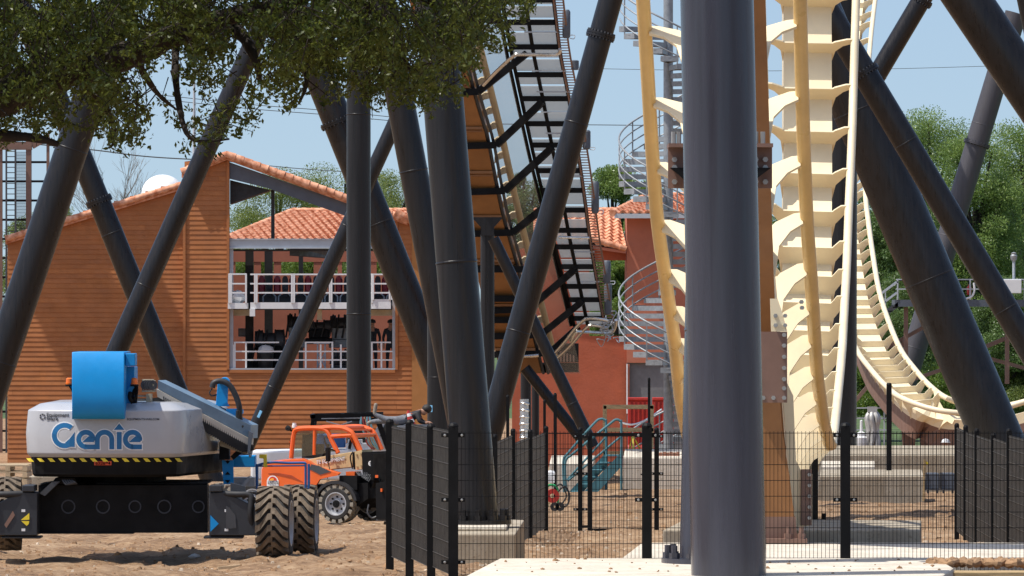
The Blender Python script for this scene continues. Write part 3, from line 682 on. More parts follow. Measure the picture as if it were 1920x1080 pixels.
mb = MB(); s_ = F / (y0 + 1.2); mb.prism([(fx(543, s_), y0 + 1.2, fz(464.9)), (fx(620, s_), y0 + 5, fz(464.9)), (fx(612, s_), y0 + 5, fz(483)), (fx(543, s_), y0 + 1.2, fz(479))], (.35, .1, 0)); mb.build('cross_beam', M_DKGREY, st)
# projecting platform edge, walkway beam below
mb = MB(); mb.box((fx(428), y0 - .35, fz(579)), (fx(465), y0 + .5, fz(568))); mb.box((fx(470), y0 - .35, fz(579)), (fx(733), y0 + .5, fz(567))); mb.box((fx(469), y0 - .42, fz(593)), (fx(479), y0 - .1, fz(579.2)))
mb.box((fx(700), y0 - .38, fz(579)), (fx(733), y0 - .352, fz(561)))
mb.build('platform_edge', M_WHITE, st)
mb = MB(); mb.box((fx(437.2), y0 + .4, fz(592)), (fx(470), y0 + .7, fz(580.5))); mb.box((fx(695), y0 + .4, fz(592)), (fx(735), y0 + .7, fz(580.5))); mb.box((fx(594), y0 + .3, fz(600)), (fx(603), y0 + .5, fz(580))); mb.build('floor_beam', M_BEIGE, st)
def railing(name, xs, rails, zt, zb_, y, m, par, r=.022, x0=None, x1=None):
    mb = MB()
    for x in xs: mb.bar((x, y, zb_), (x, y, zt), r * 2.4, r * 2)
    for z in rails: mb.bar((x0 if x0 is not None else xs[0], y, z), (x1 if x1 is not None else xs[-1], y, z), r * 1.6, r * 2.0)
    return mb.build(name, m, par)
railing('upper_railing', [fx(u) for u in (430.5, 434, 462)], [fz(v) for v in (514, 532, 549)], fz(513), fz(568), y0 - .36, M_WHITE, st, .028)
railing('upper_railing', [fx(u) for u in (479, 482, 548, 552, 619, 622, 685, 698)], [fz(v) for v in (514.5, 532, 549)], fz(513), fz(568), y0 - .36, M_WHITE, st, .028, fx(470), fx(733))
railing('upper_railing', [fx(u) for u in (700, 731, 735)], [fz(v) for v in (514.5, 532, 549)], fz(513), fz(562), y0 - .41, M_WHITE, st, .028)
railing('lower_railing', [fx(u) for u in (438, 461, 536, 573, 601, 639)], [fz(v) for v in (659, 675)], fz(646), fz(690), y0 + .12, M_WHITE, st, .026, fx(437), fx(736))
railing('lower_railing', [fx(u) for u in (440, 461)], [fz(642)], fz(641), fz(690), y0 + .13, M_WHITE, st, .026, fx(438), fx(523))
railing('lower_railing', [fx(u) for u in (573, 623)], [fz(642)], fz(641), fz(690), y0 + .13, M_WHITE, st, .026, fx(573), fx(624))
railing('lower_railing', [fx(u) for u in (697, 715)], [fz(642)], fz(641), fz(690), y0 + .13, M_WHITE, st, .026, fx(695), fx(733))

# coaster train with its rows of maroon seats
tr = thing('coaster_train', 'maroon coaster train with rows of restraints parked at the upper platform', 'coaster train', (fx(590), y0 + 2.2, fz(577)))
yt = y0 + 2.0; stt = F / yt
mb = MB(); mb.box((fx(484, stt), yt + .5, fz(578)), (fx(735, stt), yt + 1.6, fz(552))); mb.build('chassis', M_DKGREY, tr)
for i, u in enumerate(range(490, 728, 29)):
    x = fx(u, stt); dx = 13 / stt; mb = MB()
    mb.loft([[Vector((x + a * dx * k, yt + .35 + c, fz(z))) for a, c in ((-.5, 0), (-.3, -.12), (.3, -.12), (.5, 0), (.5, .2), (-.5, .2))] for z, k in ((552, .9), (540, 1.0), (524, 1.0), (518, .7), (516, .35))])
    mb.build('seat', M_MAROON, tr, smooth=True)
    mb = MB(); mb.loft([[Vector((x + 15 / stt + a * dx * k, yt + .3 + c, fz(z))) for a, c in ((-.5, 0), (.5, 0), (.5, .2), (-.5, .2))] for z, k in ((556, .7), (538, .9), (522, .8), (517, .4))])
    mb.tube([(x + 15 / stt - .09, yt + .22, fz(541)), (x + 15 / stt, yt + .16, fz(543)), (x + 15 / stt + .09, yt + .22, fz(541))], .02, 6)
    mb.build('restraint', M_INK, tr)
    mb = MB()
    for q in (-.24, .24): mb.tube([(x + 15 / stt + q, yt + .1, fz(566)), (x + 15 / stt + q, yt + .1, fz(556)), (x + 15 / stt + q * .55, yt + .1, fz(550))], .03, 6)
    mb.build_split('handle_bar', M_GREYP, tr)
# machinery on the lower level
def machine(label, u, v0, v1, wd, dy, m, cat='machine', name='drive_machine', rough=True):
    y = y0 + dy; s_ = F / y; x = fx(u, s_); hw = wd / s_ / 2; zt = fz(v0, s_); z0 = fz(v1, s_); root = thing(name, label, cat, (x, y, z0))
    mb = MB(); mb.box((x - hw, y - .5, z0), (x + hw, y + .5, lerp(z0, zt, .25))); mb.box((x - hw * .75, y - .4, lerp(z0, zt, .25)), (x + hw * .75, y + .4, lerp(z0, zt, .6))); mb.build('base_frame', m, root, bevel=.03)
    mb = MB(); zc = lerp(z0, zt, .72); mb.lathe((x - hw * .9, y, zc), (1, 0, 0), [(0, .05), (0, .24 * (zt - z0)), (hw * .5, .27 * (zt - z0)), (hw * .55, .2 * (zt - z0)), (hw * 1.3, .2 * (zt - z0)), (hw * 1.35, .28 * (zt - z0)), (hw * 1.8, .28 * (zt - z0)), (hw * 1.8, .05)], 16); mb.build('drum', M_DKGREY, root, smooth=True)
    mb = MB()
    for k in range(4): mb.tube([(x - hw + k * hw * .6, y - .45, lerp(z0, zt, .3)), (x - hw * .8 + k * hw * .6, y - .5, lerp(z0, zt, .7)), (x - hw * .6 + k * hw * .5, y - .3, zt)], .035, 6)
    mb.build('hose', M_BLK2, root)
machine('black drive unit on the lower level behind the left part of the railing', 505, 618, 692, 60, 2.2, M_BLACK)
machine('grey wheel bogie hanging in the middle of the lower level', 556, 588, 652, 38, 3.2, M_GALV)
machine('dark machine with levers left of the upright column on the lower level', 598, 600, 645, 50, 3.0, M_BLACK)
machine('grey wheel bogie half hidden by the upright column', 638, 590, 652, 42, 3.4, M_GALV)
machine('low black pump behind the lower railing near the upright column', 640, 655, 694, 40, 1.6, M_BLK2)
mb = MB(); s_ = F / (y0 + 1.3)
for a in (594, 608): mb.box((fx(a, s_), y0 + 1.3, fz(692)), (fx(a + 3, s_), y0 + 1.4, fz(644)))
mb.bar((fx(595, s_), y0 + 1.35, fz(690)), (fx(610, s_), y0 + 1.35, fz(660)), .05); mb.bar((fx(610, s_), y0 + 1.35, fz(690)), (fx(595, s_), y0 + 1.35, fz(660)), .05); mb.box((fx(588, s_), y0 + 1.2, fz(645)), (fx(618, s_), y0 + 1.6, fz(641)))
tag(mb.build('steel_trestle', M_GREYP), 'pale steel trestle with crossed braces standing on the lower level', 'trestle')
mb = MB(); s_ = F / (y0 + .9); c = Vector((fx(498, s_), y0 + .9, fz(693)))
mb.lathe(c, (0, 0, 1), [(0, .22), (.05, .25), (.55, .3), (.62, .3), (.62, .05)], 16, 0); mb.blob(c + Vector((0, 0, .72)), (.3, .25, .2), 12, .12, 1)
tag(mb.build('bin', [M_BLK2, M_WHITE], smooth=True), 'dark bin with a white bag bulging out of its top by the lower railing', 'bin')
mb = MB(); c = P(444, 557, SF) + Vector((0, .35, 0)); mb.blob(c, (.32, .25, .24), 12, .2); tag(mb.build('plastic_bag', M_WHITE, smooth=True), 'white plastic bag behind the railing at the left end of the upper platform', 'bag')
mb = MB(); mb.box((fx(440), y0 + 3, fz(632)), (fx(457), y0 + 3.4, fz(616))); mb.box((fx(441), y0 + 2.97, fz(630)), (fx(456), y0 + 3.0, fz(618))); tag(mb.build('control_cabinet', M_GREYP, bevel=.03), 'pale grey control cabinet on the left of the lower level', 'cabinet')

# tiled roof seen through the open gable (back part of the station)
def hiproof(label, name, eave, ridge, tilew=.30, rows=.36, par=None):
    """eave: two points of the front eave, ridge: two points of the ridge; wavy barrel tiles in courses"""
    e0, e1 = map(Vector, eave); r0, r1 = map(Vector, ridge); o = None
    nrow = max(3, int(((e0 + e1) / 2 - (r0 + r1) / 2).length / rows)); mb = MB(); up = ((r0 + r1) / 2 - (e0 + e1) / 2).normalized(); nx = (e1 - e0).normalized(); nn = nx.cross(up); nn = nn if nn.y < 0 or nn.z > 0 else -nn
    if nn.z < 0: nn = -nn
    for i in range(nrow):
        t0 = i / nrow; t1 = (i + 1) / nrow; a0 = e0.lerp(r0, t0); a1 = e1.lerp(r1, t0); c0 = e0.lerp(r0, t1); c1 = e1.lerp(r1, t1)
        n = max(4, int((a1 - a0).length / tilew * 6)); vs = []; fs = []; ph = (i % 2) * math.pi * .35
        for j in range(n + 1):
            x = (a1 - a0).length * j / n; wv = .055 * math.sin(2 * math.pi * x / tilew)
            p = a0.lerp(a1, j / n); q = c0.lerp(c1, j / n); vs += [p + nn * (.05 + wv + .045), p + nn * (wv * .9), q + nn * (.05 + wv)]
        for j in range(n): k = j * 3; fs += [(k, k + 3, k + 5, k + 2), (k + 1, k + 4, k + 3, k)]
        mb.add(vs, fs)
    return mb
rt = thing('tiled_roof', 'terracotta barrel tile roof seen through the open gable of the station', 'roof', (fx(590), y0 + 10, fz(450)))
sr = F / (y0 + 9.3)
mb = hiproof('', '', (P(415, 452, sr), P(790, 452, sr)), (P(549, 396, F / (y0 + 14)), P(790, 396, F / (y0 + 14))))
mb.build('tiles', M_TILE, rt, fix=False)
mb = MB(); barrels(mb, P(415, 450, sr), P(549, 395, F / (y0 + 14)), 13, .13); barrels(mb, P(549, 395, F / (y0 + 14)), P(790, 395, F / (y0 + 14)), 14, .13); mb.build('ridge_tiles', M_TILE, rt, smooth=True)
mb = MB(); mb.prism([P(415, 456, sr), P(790, 456, sr), P(790, 399, F / (y0 + 14)), P(549, 399, F / (y0 + 14))], (0, 0, -.12)); mb.build('roof_deck', M_SALM, rt)
mb = MB(); barrels(mb, (fx(742), y0 - .3, fz(398)), (fx(768), y0 - .3, fz(413)), 3, .17); barrels(mb, (fx(768), y0 - .3, fz(413)), (fx(850), y0 - .3, fz(413)), 5, .17); mb.build('eave_tiles', M_TILE, st, smooth=True)

# ------------------------------------------------------------------ red stucco building at right of the lift
rb = thing('stucco_building', 'red stucco building with tiled roofs behind the spiral staircase', 'building', (fx(1150, 52), F / 52, gz(F / 52)))
S2 = 52.0; Y2 = F / S2; zg2 = gz(Y2) - .4
def X2(u): return fx(u, S2)
def Z2(v): return fz(v, S2)
mb = MB(); mb.box((X2(960), Y2, zg2), (X2(1175), Y2 + .5, Z2(630))); mb.prism([(X2(960), Y2, Z2(630)), (X2(1105), Y2, Z2(630)), (X2(1105), Y2, Z2(455)), (X2(960), Y2, Z2(455))], (0, .5, 0)); mb.build('red_wall', M_STUC, rb)
mb = MB(); mb.prism([(X2(1105.2), Y2 + .05, Z2(488)), (X2(1174), Y2 + .05, Z2(488)), (X2(1174), Y2 + .05, Z2(466)), (X2(1105.2), Y2 + .05, Z2(447))], (0, .4, 0)); mb.build('gable_panel', M_STUC, rb)
mb = MB(); mb.box((X2(1175.2), Y2 - .35, Z2(680)), (X2(1300), Y2 + 4, Z2(405))); mb.box((X2(1175.2), Y2 - .35, Z2(682)), (X2(1180), Y2, Z2(760))) ; mb.build('salmon_tower', M_SALM, rb)
mb = MB(); mb.box((X2(1175.2), Y2 - .2, zg2), (X2(1300), Y2 + .3, Z2(680.2))); mb.build('grey_wall', M_GWALL, rb)
mb = MB(); mb.box((X2(1151), Y2 - 1.12, Z2(410)), (X2(1310), Y2 - 1.03, Z2(401.5))); mb.prism([(X2(1105), Y2 - .5, Z2(447)), (X2(1173), Y2 - .5, Z2(467)), (X2(1173), Y2 - .5, Z2(473)), (X2(1105), Y2 - .5, Z2(453))], (0, .2, 0)); mb.build('fascia', M_GREYP, rb)
ya_ = Y2 - .6; s_e = F / ya_
mb = hiproof('', '', (P(1000, 440, s_e), P(1173, 466, s_e)), (P(1000, 394, F / (Y2 + 3.5)), P(1160, 394, F / (Y2 + 3.5)))); mb2 = hiproof('', '', (P(1148, 401, F / (Y2 - 1.1)), P(1320, 401, F / (Y2 - 1.1))), (P(1215, 367, F / (Y2 + 3)), P(1320, 367, F / (Y2 + 3))))
mb.add(mb2.v, mb2.f); mb.build('roof_tiles', M_TILE, rb, fix=False)
for ra_, rb_, n_, r_ in ((P(1148, 399, F / (Y2 - 1.1)), P(1215, 366, F / (Y2 + 3)), 9, .13), (P(1215, 366, F / (Y2 + 3)), P(1320, 366, F / (Y2 + 3)), 6, .13), (P(1105, 446, s_e), P(1173, 466, s_e), 6, .12), (P(1100, 394, F / (Y2 + 3.5)), P(1160, 394, F / (Y2 + 3.5)), 4, .12)):
    mb = MB(); barrels(mb, ra_, rb_, n_, r_); mb.build('ridge_tiles', M_TILE, rb, smooth=True)
mb = MB(); mb.prism([P(1000, 446, s_e), P(1173, 470, s_e), P(1160, 397, F / (Y2 + 3.5)), P(1000, 397, F / (Y2 + 3.5))], (0, 0, -.1)); mb.prism([P(1152, 403, F / (Y2 - .95)), P(1320, 403, F / (Y2 - .95)), P(1320, 370, F / (Y2 + 3)), P(1217, 370, F / (Y2 + 3))], (0, 0, -.1)); mb.build('roof_deck', M_SALM, rb)
mb = MB(); mb.box((X2(1174.2), Y2 - .38, Z2(775)), (X2(1176.5), Y2 - .2, Z2(682.5))); mb.build('edge_trim', M_WHITE, rb)

# white dome, ladder tower, mast, wires
mb = MB(); c = P(305, 362, 33); n = 28
mb.lathe(c, (0, 0, 1), [(-2.5, 1.2), (-.2, 1.2), (0, 1.22)] + [(1.05 * math.sin(a), 1.2 * math.cos(a)) for a in np.linspace(.05, 1.56, 10)], n); mb.lathe(c - Vector((0, 0, 9)), (0, 0, 1), [(0, .4), (7, .4)], 16)
tag(mb.build('water_tower', mat('white_dome_paint', (.82, .82, .82), .4), smooth=True), 'white domed water tower rising just behind the siding wall', 'water tower')
tw = thing('ladder_tower', 'dark steel ladder tower with mesh and caged ladder behind the leftmost column', 'tower', P(40, 860, 46)); ST = 46.0
mb = MB()
for u, w_ in ((54, .22), (90, .12), (2, .12)): mb.bar(P(u, 250, ST), P(u, 870, ST), w_)
mb.build_split('post', M_BRDK, tw); mb = MB()
for v in range(268, 868, 36): mb.bar(P(2, v, ST), P(90, v, ST), .10, .09)
mb.build_split('cross_rail', M_BLACK, tw); mb = MB()
for u in (13, 30): mb.bar(P(u, 280, ST) - Vector((0, .3, 0)), P(u, 870, ST) - Vector((0, .3, 0)), .07)
for v in range(284, 868, 10): mb.bar(P(13, v, ST) - Vector((0, .3, 0)), P(30, v, ST) - Vector((0, .3, 0)), .035)
mb.build('ladder', M_DKGREY, tw); mb = MB(); mb.bar(P(-10, 274, ST), P(60, 274, ST), .3); mb.bar(P(60, 274, ST), P(92, 255, ST), .25); mb.build('head_beam', M_BRDK, tw)
mb = MB()
for k in range(14): mb.bar(P(31 + k * 1.6, 285, ST), P(31 + k * 1.6, 860, ST), .012)
for k in range(96): mb.bar(P(31, 285 + k * 6, ST), P(53, 285 + k * 6, ST), .012)
mb.build('mesh_infill', M_DKGREY, tw)
mb = MB(); mb.tube([P(364, 60, 40), P(364, 345, 40)], [.04, .09], 8); tag(mb.build('light_mast', M_GREYP), 'slim pale mast rising behind the roof step of the station', 'mast')
def wire(label, pts, s, r=.018):
    mb = MB(); p = cr_spline([P(u, v, s) for u, v in pts], 8); mb.tube(p, r, 5); tag(mb.build('overhead_cable', M_BLK2), label, 'cable')
wire('upper one of two thin power cables crossing the sky left of the upright column', [(300, 178), (470, 196), (610, 207), (760, 222)], 34, .02)
wire('lower one of two thin power cables crossing the sky left of the upright column', [(300, 186), (470, 204), (610, 215), (760, 229)], 34, .02)
wire('cable sagging from the leaves to the pale mast above the siding wall', [(-20, 262), (165, 280), (270, 293), (364, 299)], 38, .03)
wire('cable running behind the station gable into the tree', [(420, 302), (560, 316), (700, 325)], 36, .02)
wire('horizontal cable crossing the sky beside the spiral stair', [(880, 232), (1100, 234), (1245, 235), (1420, 233)], 34, .022)
wire('fine cable high in the right hand sky between columns', [(1080, 128), (1400, 133), (1670, 129), (1850, 124)], 34, .014)

# added brake run, unseen above the frame, put there to shade the siding wall
ov = thing('coaster_track', 'added coaster brake run, unseen above the picture, put there to shade the siding wall', 'coaster track', (-23.6, YF - 3, 0))
mb = MB(); mb.box((-24.4, YF - 14, 20.2), (-22.8, YF + 8, 21.4)); mb.build('spine', M_BROWN, ov)
for x in (-24.7, -22.5): mb = MB(); mb.tube([(x, YF - 14, 21.9), (x, YF + 8, 21.9)], .1, 10); mb.build('rail', M_RAILP, ov)
for x0, x1 in ((-26.3, -24.9), (-22.3, -20.9)): mb = MB(); mb.box((x0, YF - 14, 21.2), (x1, YF + 8, 21.26)); mb.build('walkway', M_DKGREY, ov)
for k in range(18): mb = MB(); mb.box((-26.3, YF - 13.5 + k * 1.2, 21.0), (-20.9, YF - 13.35 + k * 1.2, 21.19)); mb.build('crosstie', M_CREAM, ov)
# ------------------------------------------------------------------ far coaster track that dips at the right
def T3Y(v): return table([(-200, 290), (0, 268), (105, 262), (360, 248), (415, 245), (471, 242), (538, 238), (590, 234), (653, 229), (690, 226), (723, 223.5), (749, 221)], v)
R3p = [(1668, -200), (1641, 0), (1630, 105), (1622, 240), (1622.6, 360), (1628, 415), (1635.6, 471), (1646.7, 538), (1661.5, 590), (1687, 652.6), (1713, 689.6), (1743, 723), (1776, 747)]
L3 = []; R3 = []
for u, v in R3p:
    s = F / T3Y(v); R3.append(P(u, v, s)); L3.append(P(u - 82, v + (0 if v < 650 else 1), s))
for (ru, rv), (lu, lv) in (((1822, 760), (1762, 770)), ((1880, 762), (1845, 773)), ((1960, 742), (1940, 748))):
    R3.append(P(ru, rv, F / 222.6)); L3.append(P(lu, lv, F / 220.2))
far = thing('coaster_track', 'far cream and brown coaster track dropping behind the columns and dipping low at the right', 'coaster track', (R3[12].x, R3[12].y, G(R3[12].x, R3[12].y)))
fl = []; acc = 0; per3 = 6
Ld = cr_spline(L3, per3); Rd = cr_spline(R3, per3); nxt = .5
for i in range(1, len(Rd)):
    acc += ((Rd[i] + Ld[i]) / 2 - (Rd[i - 1] + Ld[i - 1]) / 2).length
    if acc >= nxt: fl.append(i); nxt = acc + .92
fl = fl[:96]
track(far, L3, R3, .10, .42, .34, 1.45, fl, -1, (M_RAILP, M_RAILP), M_CREAM, M_BRDK, half=.33, per=per3)
mb = MB()
for u in (1702, 1735):
    c = P(u, 800, 52); mb.prism([c + Vector((-.25, 0, .5)), c + Vector((.35, 0, .3)), c + Vector((.25, 0, -.9)), c + Vector((-.15, 0, -.9))], (0, .4, 0))
mb.build('foot', M_BRDK, far)

# foot, bolted plates and bracket of the near track
Xa = lambda u, s: (u - 960) / s
mb = MB(); s = 136.; y = F / 138.5
pts = [(1392, 690), (1450, 690), (1457, 800), (1470, 880), (1480, 962), (1392, 962)]
mb.prism([(Xa(u, s), y, H - (v - HOR) / s) for u, v in pts], (0, .5, 0), 0); mb.prism([(Xa(u, s), y - .01, H - (v - HOR) / s) for u, v in [(1392, 962), (1482, 962), (1487, 1030), (1392, 1030)]], (0, .55, 0), 1)
mb.box((Xa(1385, s), y - .25, .445), (Xa(1502, s), y + .8, .5), 1); 
for u in (1395, 1468, 1492): mb.cyl((Xa(u, s), y - .15, .5), (Xa(u, s), y - .15, .66), .035, 8, 1); mb.cyl((Xa(u, s), y - .15, .5), (Xa(u, s), y - .15, .57), .06, 6, 1)
mb.build('track_foot', [M_BROWN, M_BRDK], loop)
mb = MB(); mb.prism([(Xa(u, s), y + .5, H - (v - HOR) / s) for u, v in [(1457, 690), (1481, 740), (1486, 860), (1496, 880), (1516, 885), (1516, 980), (1482, 985)]], (0, .35, 0)); mb.build('foot_web', M_CREAM, loop)
mb = MB(); mb.box((Xa(1495, s), y + .45, H - (980 - HOR) / s), (Xa(1515, s), y + .5, H - (876 - HOR) / s), 0)
for v in range(886, 980, 20): mb.cyl((Xa(1510, s), y + .45, H - (v - HOR) / s), (Xa(1510, s), y + .41, H - (v - HOR) / s), .026, 6, 1)
mb.build('bolted_flange', [M_BRDK, M_BOLT], loop)
mb = MB(); yp = F / 142.5; sp = 142.5
mb.box((Xa(1405, sp), yp, H - (755 - HOR) / sp), (Xa(1476, sp), yp + .05, H - (622 - HOR) / sp), 0); mb.prism([(Xa(u, sp), yp + .0, H - (v - HOR) / sp) for u, v in [(1446, 621.5), (1476, 621.5), (1468, 590), (1458, 560), (1444, 560)]], (0, .05, 0), 2)
for v in (628, 648, 669, 690, 711, 728, 746): mb.cyl((Xa(1470, sp), yp, H - (v - HOR) / sp), (Xa(1470, sp), yp - .045, H - (v - HOR) / sp), .03, 6, 1)
for u in (1431, 1450): mb.cyl((Xa(u, sp), yp, H - (746 - HOR) / sp), (Xa(u, sp), yp - .045, H - (746 - HOR) / sp), .03, 6, 1)
for u, v in ((1472, 592), (1472, 610), (1454, 592), (1454, 610), (1503, 566), (1504, 577)): mb.cyl((Xa(u, sp), yp + (.12 if u > 1490 else 0), H - (v - HOR) / sp), (Xa(u, sp), yp - .045, H - (v - HOR) / sp), .03, 6, 1)
mb.build('bolted_plate', [M_BRDK, M_BOLT, M_CREAM], loop)
mb = MB(); yb2 = F / 152.; sb2 = 152.
for sgn_, u0, u1 in ((-1, 1254, 1300), (1, 1400, 1450)):
    mb = MB()
    a = Xa(u0, sb2); c = Xa(u1, sb2); z0 = H - (352 - HOR) / sb2; z1 = H - (276 - HOR) / sb2
    mb.box((a, yb2 + .35, z0), (c, yb2 + .42, z1), 0); mb.box((a, yb2 + .05, z1 + .003), (c, yb2 + .9, z1 + .05), 0)
    xo = a if sgn_ < 0 else c; xi = c if sgn_ < 0 else a
    mb.prism([(xi, yb2 + .1, z1 - .25), (xo + .02 * -sgn_, yb2 + .1, z1 - .25), (xi, yb2 + .1, z0 + .02)], (0, .22, 0), 2)
    for v in (298, 313, 340):
        for uu in ((1266,) if sgn_ < 0 else (1419, 1437)): mb.cyl((Xa(uu, sb2), yb2 + .35, H - (v - HOR) / sb2), (Xa(uu, sb2), yb2 + .28, H - (v - HOR) / sb2), .035, 6, 1)
    for uu in ((1264, 1274) if sgn_ < 0 else (1419, 1432)): mb.cyl((Xa(uu, sb2), yb2 + .3, z1 + .05), (Xa(uu, sb2), yb2 + .3, z1 + .2), .03, 6, 1)
    mb.build('column_bracket', [M_BRDK, M_BOLT, M_BLACK], loop)

# the lower leg behind the foot
mb = MB(); s2 = 118.; y2 = F / s2
mb.prism([(Xa(u, s2), y2, H - (v - HOR) / s2) for u, v in [(1524, 850), (1534, 848), (1534, 975), (1515, 975)]], (0, .6, 0)); mb.box((Xa(1500, s2), y2 - .2, H - (982 - HOR) / s2), (Xa(1548, s2), y2 + .8, H - (975 - HOR) / s2)); mb.cyl((Xa(1544, s2), y2 - .1, H - (975 - HOR) / s2), (Xa(1544, s2), y2 - .1, H - (962 - HOR) / s2), .04, 8)
tag(mb.build('track_leg', M_BLACK), 'short black steel leg standing behind the brown foot of the near track', 'support leg')

# ------------------------------------------------------------------ lift track seen from below, right of the largest column
O1 = P(1000, 660, 60); D1 = P(1000 - 170, 0, 63.4) - O1; D1.normalize()
XA = Vector((1, 0, 0)); N1 = XA.cross(D1).normalized(); N1 = N1 if N1.y < 0 else -N1        # toward the camera and down
def q1(u, v, off=0.0):                            # pixel -> point on the lift plane, off metres below it
    d = Vector(((u - 960) / F, 1, -(v - HOR) / F)); o = Vector((0, 0, H)); pp = O1 + N1 * off
    t = (pp - o).dot(N1) / d.dot(N1); return o + d * t
lift = thing('lift_track', 'steep orange brown lift track with a railed catwalk seen from below', 'lift track', q1(1000, 690))
def er(v): return table([(-140, 809), (182, 887.5), (262, 912), (345, 927), (407, 940), (497, 966), (640, 1000), (700, 1015)], v)
vs_ = list(range(-140, 701, 28)); mb = MB(); k = 0
for a, c in zip(vs_, vs_[1:]):
    mb.prism([q1(er(a) - 76, a), q1(er(a), a), q1(er(c), c), q1(er(c) - 76, c)], -N1 * .9, 0)
mb.build('spine', M_BROWN, lift)
mb = MB()
for v in range(-100, 690, 83): mb.bar(q1(er(v) - 78, v + 8, .03), q1(er(v) + 2, v + 8, .03), .10, .08); mb.bar(q1(er(v) - 77, v + 14, .02), q1(er(v) + 1, v + 14, .02), .05, .05)
mb.build_split('splice_plate', M_BROWN, lift)
mb = MB()
for e in (0, 9): mb.tube([q1(er(v) + 4 + e, v, -.1) for v in vs_], .05, 6)
mb.build_split('guide_rail', M_DKGREY, lift, smooth=True)
def rl(v): return table([(-140, 846), (0, 878), (100, 903), (250, 940), (370, 966), (470, 990), (610, 1025), (690, 1045)], v)
mb = MB(); mb.tube([q1(rl(v), v, -.9) for v in vs_], .11, 10); mb.build('rail', M_RAIL, lift, smooth=True)
for i, v in enumerate(range(-130, 680, 28)):
    mb = MB(); a = er(v) + 10; c = rl(v) - 2
    mb.prism([q1(a, v + 4, -.8), q1((a + c) / 2, v - 4, -.8), q1(c, v - 5, -.85), q1(c, v + 6, -.85), q1((a + c) / 2, v + 9, -.8), q1(a, v + 17, -.8)], -N1 * .05)
    mb.build('crosstie', M_CREAM, lift)
# catwalk
def cl_(v): return table([(-140, 902), (0, 932), (100, 950), (200, 972), (290, 992), (360, 1009), (470, 1036), (600, 1068), (690, 1090)], v)
def cr_(v): return table([(-140, 1024), (0, 1040), (100, 1052), (175, 1067), (300, 1088), (370, 1098), (450, 1108), (590, 1132), (620, 1137)], v)
OFF = -.75
mb = MB()
vv = list(range(-140, 611, 25))
for a, c in zip(vv, vv[1:]): mb.prism([q1(cl_(a) + 12, a + 2, OFF), q1(cr_(a) - 4, a + 2, OFF), q1(cr_(c) - 4, c - 2, OFF), q1(cl_(c) + 12, c - 2, OFF)], -N1 * .03)
m_, n_, l_, bs_ = nodes('grating'); bs_.inputs['Base Color'].default_value = (.42, .45, .46, 1); tr_ = n_.new('ShaderNodeBsdfTransparent'); tl_ = n_.new('ShaderNodeBsdfTranslucent'); tl_.inputs[0].default_value = (.46, .48, .49, 1); mx_ = n_.new('ShaderNodeMixShader'); my_ = n_.new('ShaderNodeMixShader'); mx_.inputs[0].default_value = .5; my_.inputs[0].default_value = .72
l_.new(bs_.outputs[0], mx_.inputs[1]); l_.new(tl_.outputs[0], mx_.inputs[2]); l_.new(tr_.outputs[0], my_.inputs[1]); l_.new(mx_.outputs[0], my_.inputs[2]); l_.new(my_.outputs[0], n_['Material Output'].inputs[0]); M_GRAT = m_
mb.build('walkway_grating', M_GRAT, lift)
mb = MB()
for i, v in enumerate((-90, -46, 0, 42, 88, 140, 185, 232, 272, 320, 357, 394, 432, 463, 500, 537, 562, 597)): mb.bar(q1(cl_(v) + 8, v, OFF + .09), q1(cr_(v), v, OFF + .09), .17 if i % 2 else .12, .16)
mb.build_split('cross_bearer', M_BLACK, lift)
mb = MB()
for f, off in ((0, 0), (.09, 0), (.5, 0), (1, 0)): mb.tube([q1(lerp(cl_(v), cr_(v) - 2, f), v, OFF + .05) for v in vv], .06, 6)
mb.build_split('stringer', M_BLACK, lift)
mb = MB()
for f in (-.15, .15): mb.tube([q1(cr_(v) + 7 + f * 60, v, OFF + .2) for v in vv], .03, 6)
for v in range(-140, 606, 5): mb.bar(q1(cr_(v) - 2, v, OFF + .2), q1(cr_(v) + 16, v, OFF + .2), .045, .03)
mb.build('cable_ladder', M_BRDK, lift)
arms = [((820, 95), (900, 22), None), ((897, 172), (988, 100), 1), ((931, 272), (1018, 190), 1), ((947, 358), (1036, 276), 1), ((962, 436), (1068, 350), 1), ((990, 580), (1078, 505), 1), ((1014, 628), (1092, 565), 1), ((1030, 662), (1085, 612), None)]
for (a, c), (e, f), _ in arms:
    mb = MB(); j = q1(a, c, .05); mb.bar(j, q1(e, f, OFF + .18), .21, .2); mb.bar(q1(er(c) - 80, c + 3, .12), j, .22, .2); mb.build('outrigger', M_BLACK, lift)
mb = MB()
for v in (505, 560, 600): mb.bar(q1(er(v) - 80, v, .12), q1(er(v) + 16, v, .12), .24, .2)
mb.build_split('cross_beam', M_BLACK, lift)
mb = MB()
for pts in ([(906, 160), (930, 135), (962, 106), (978, 102), (1042, 102), (1050, 92)], [(1035, 668), (1060, 640), (1088, 606), (1108, 597), (1140, 602)], [(1042, 674), (1070, 648), (1098, 616), (1114, 610), (1140, 616)], [(1070, 640), (1080, 624), (1092, 622), (1140, 624), (1152, 616), (1155, 600)], [(1048, 445), (1105, 446)], [(950, 668), (985, 668), (1010, 666)]):
    mb.tube(cr_spline([q1(u, v, .25) for u, v in pts], 4), .055 if len(pts) > 2 else .04, 8)
mb.build_split('steel_pipe', M_PIPE, lift, smooth=True)
mb = MB()
for v in (60, 133, 172, 210, 250, 330, 472, 528): mb.bar(q1(cl_(v) + 40, v, OFF + .2), q1(cr_(v) + 3, v, OFF + .2), .045)
mb.build_split('conduit', M_GREYP, lift)
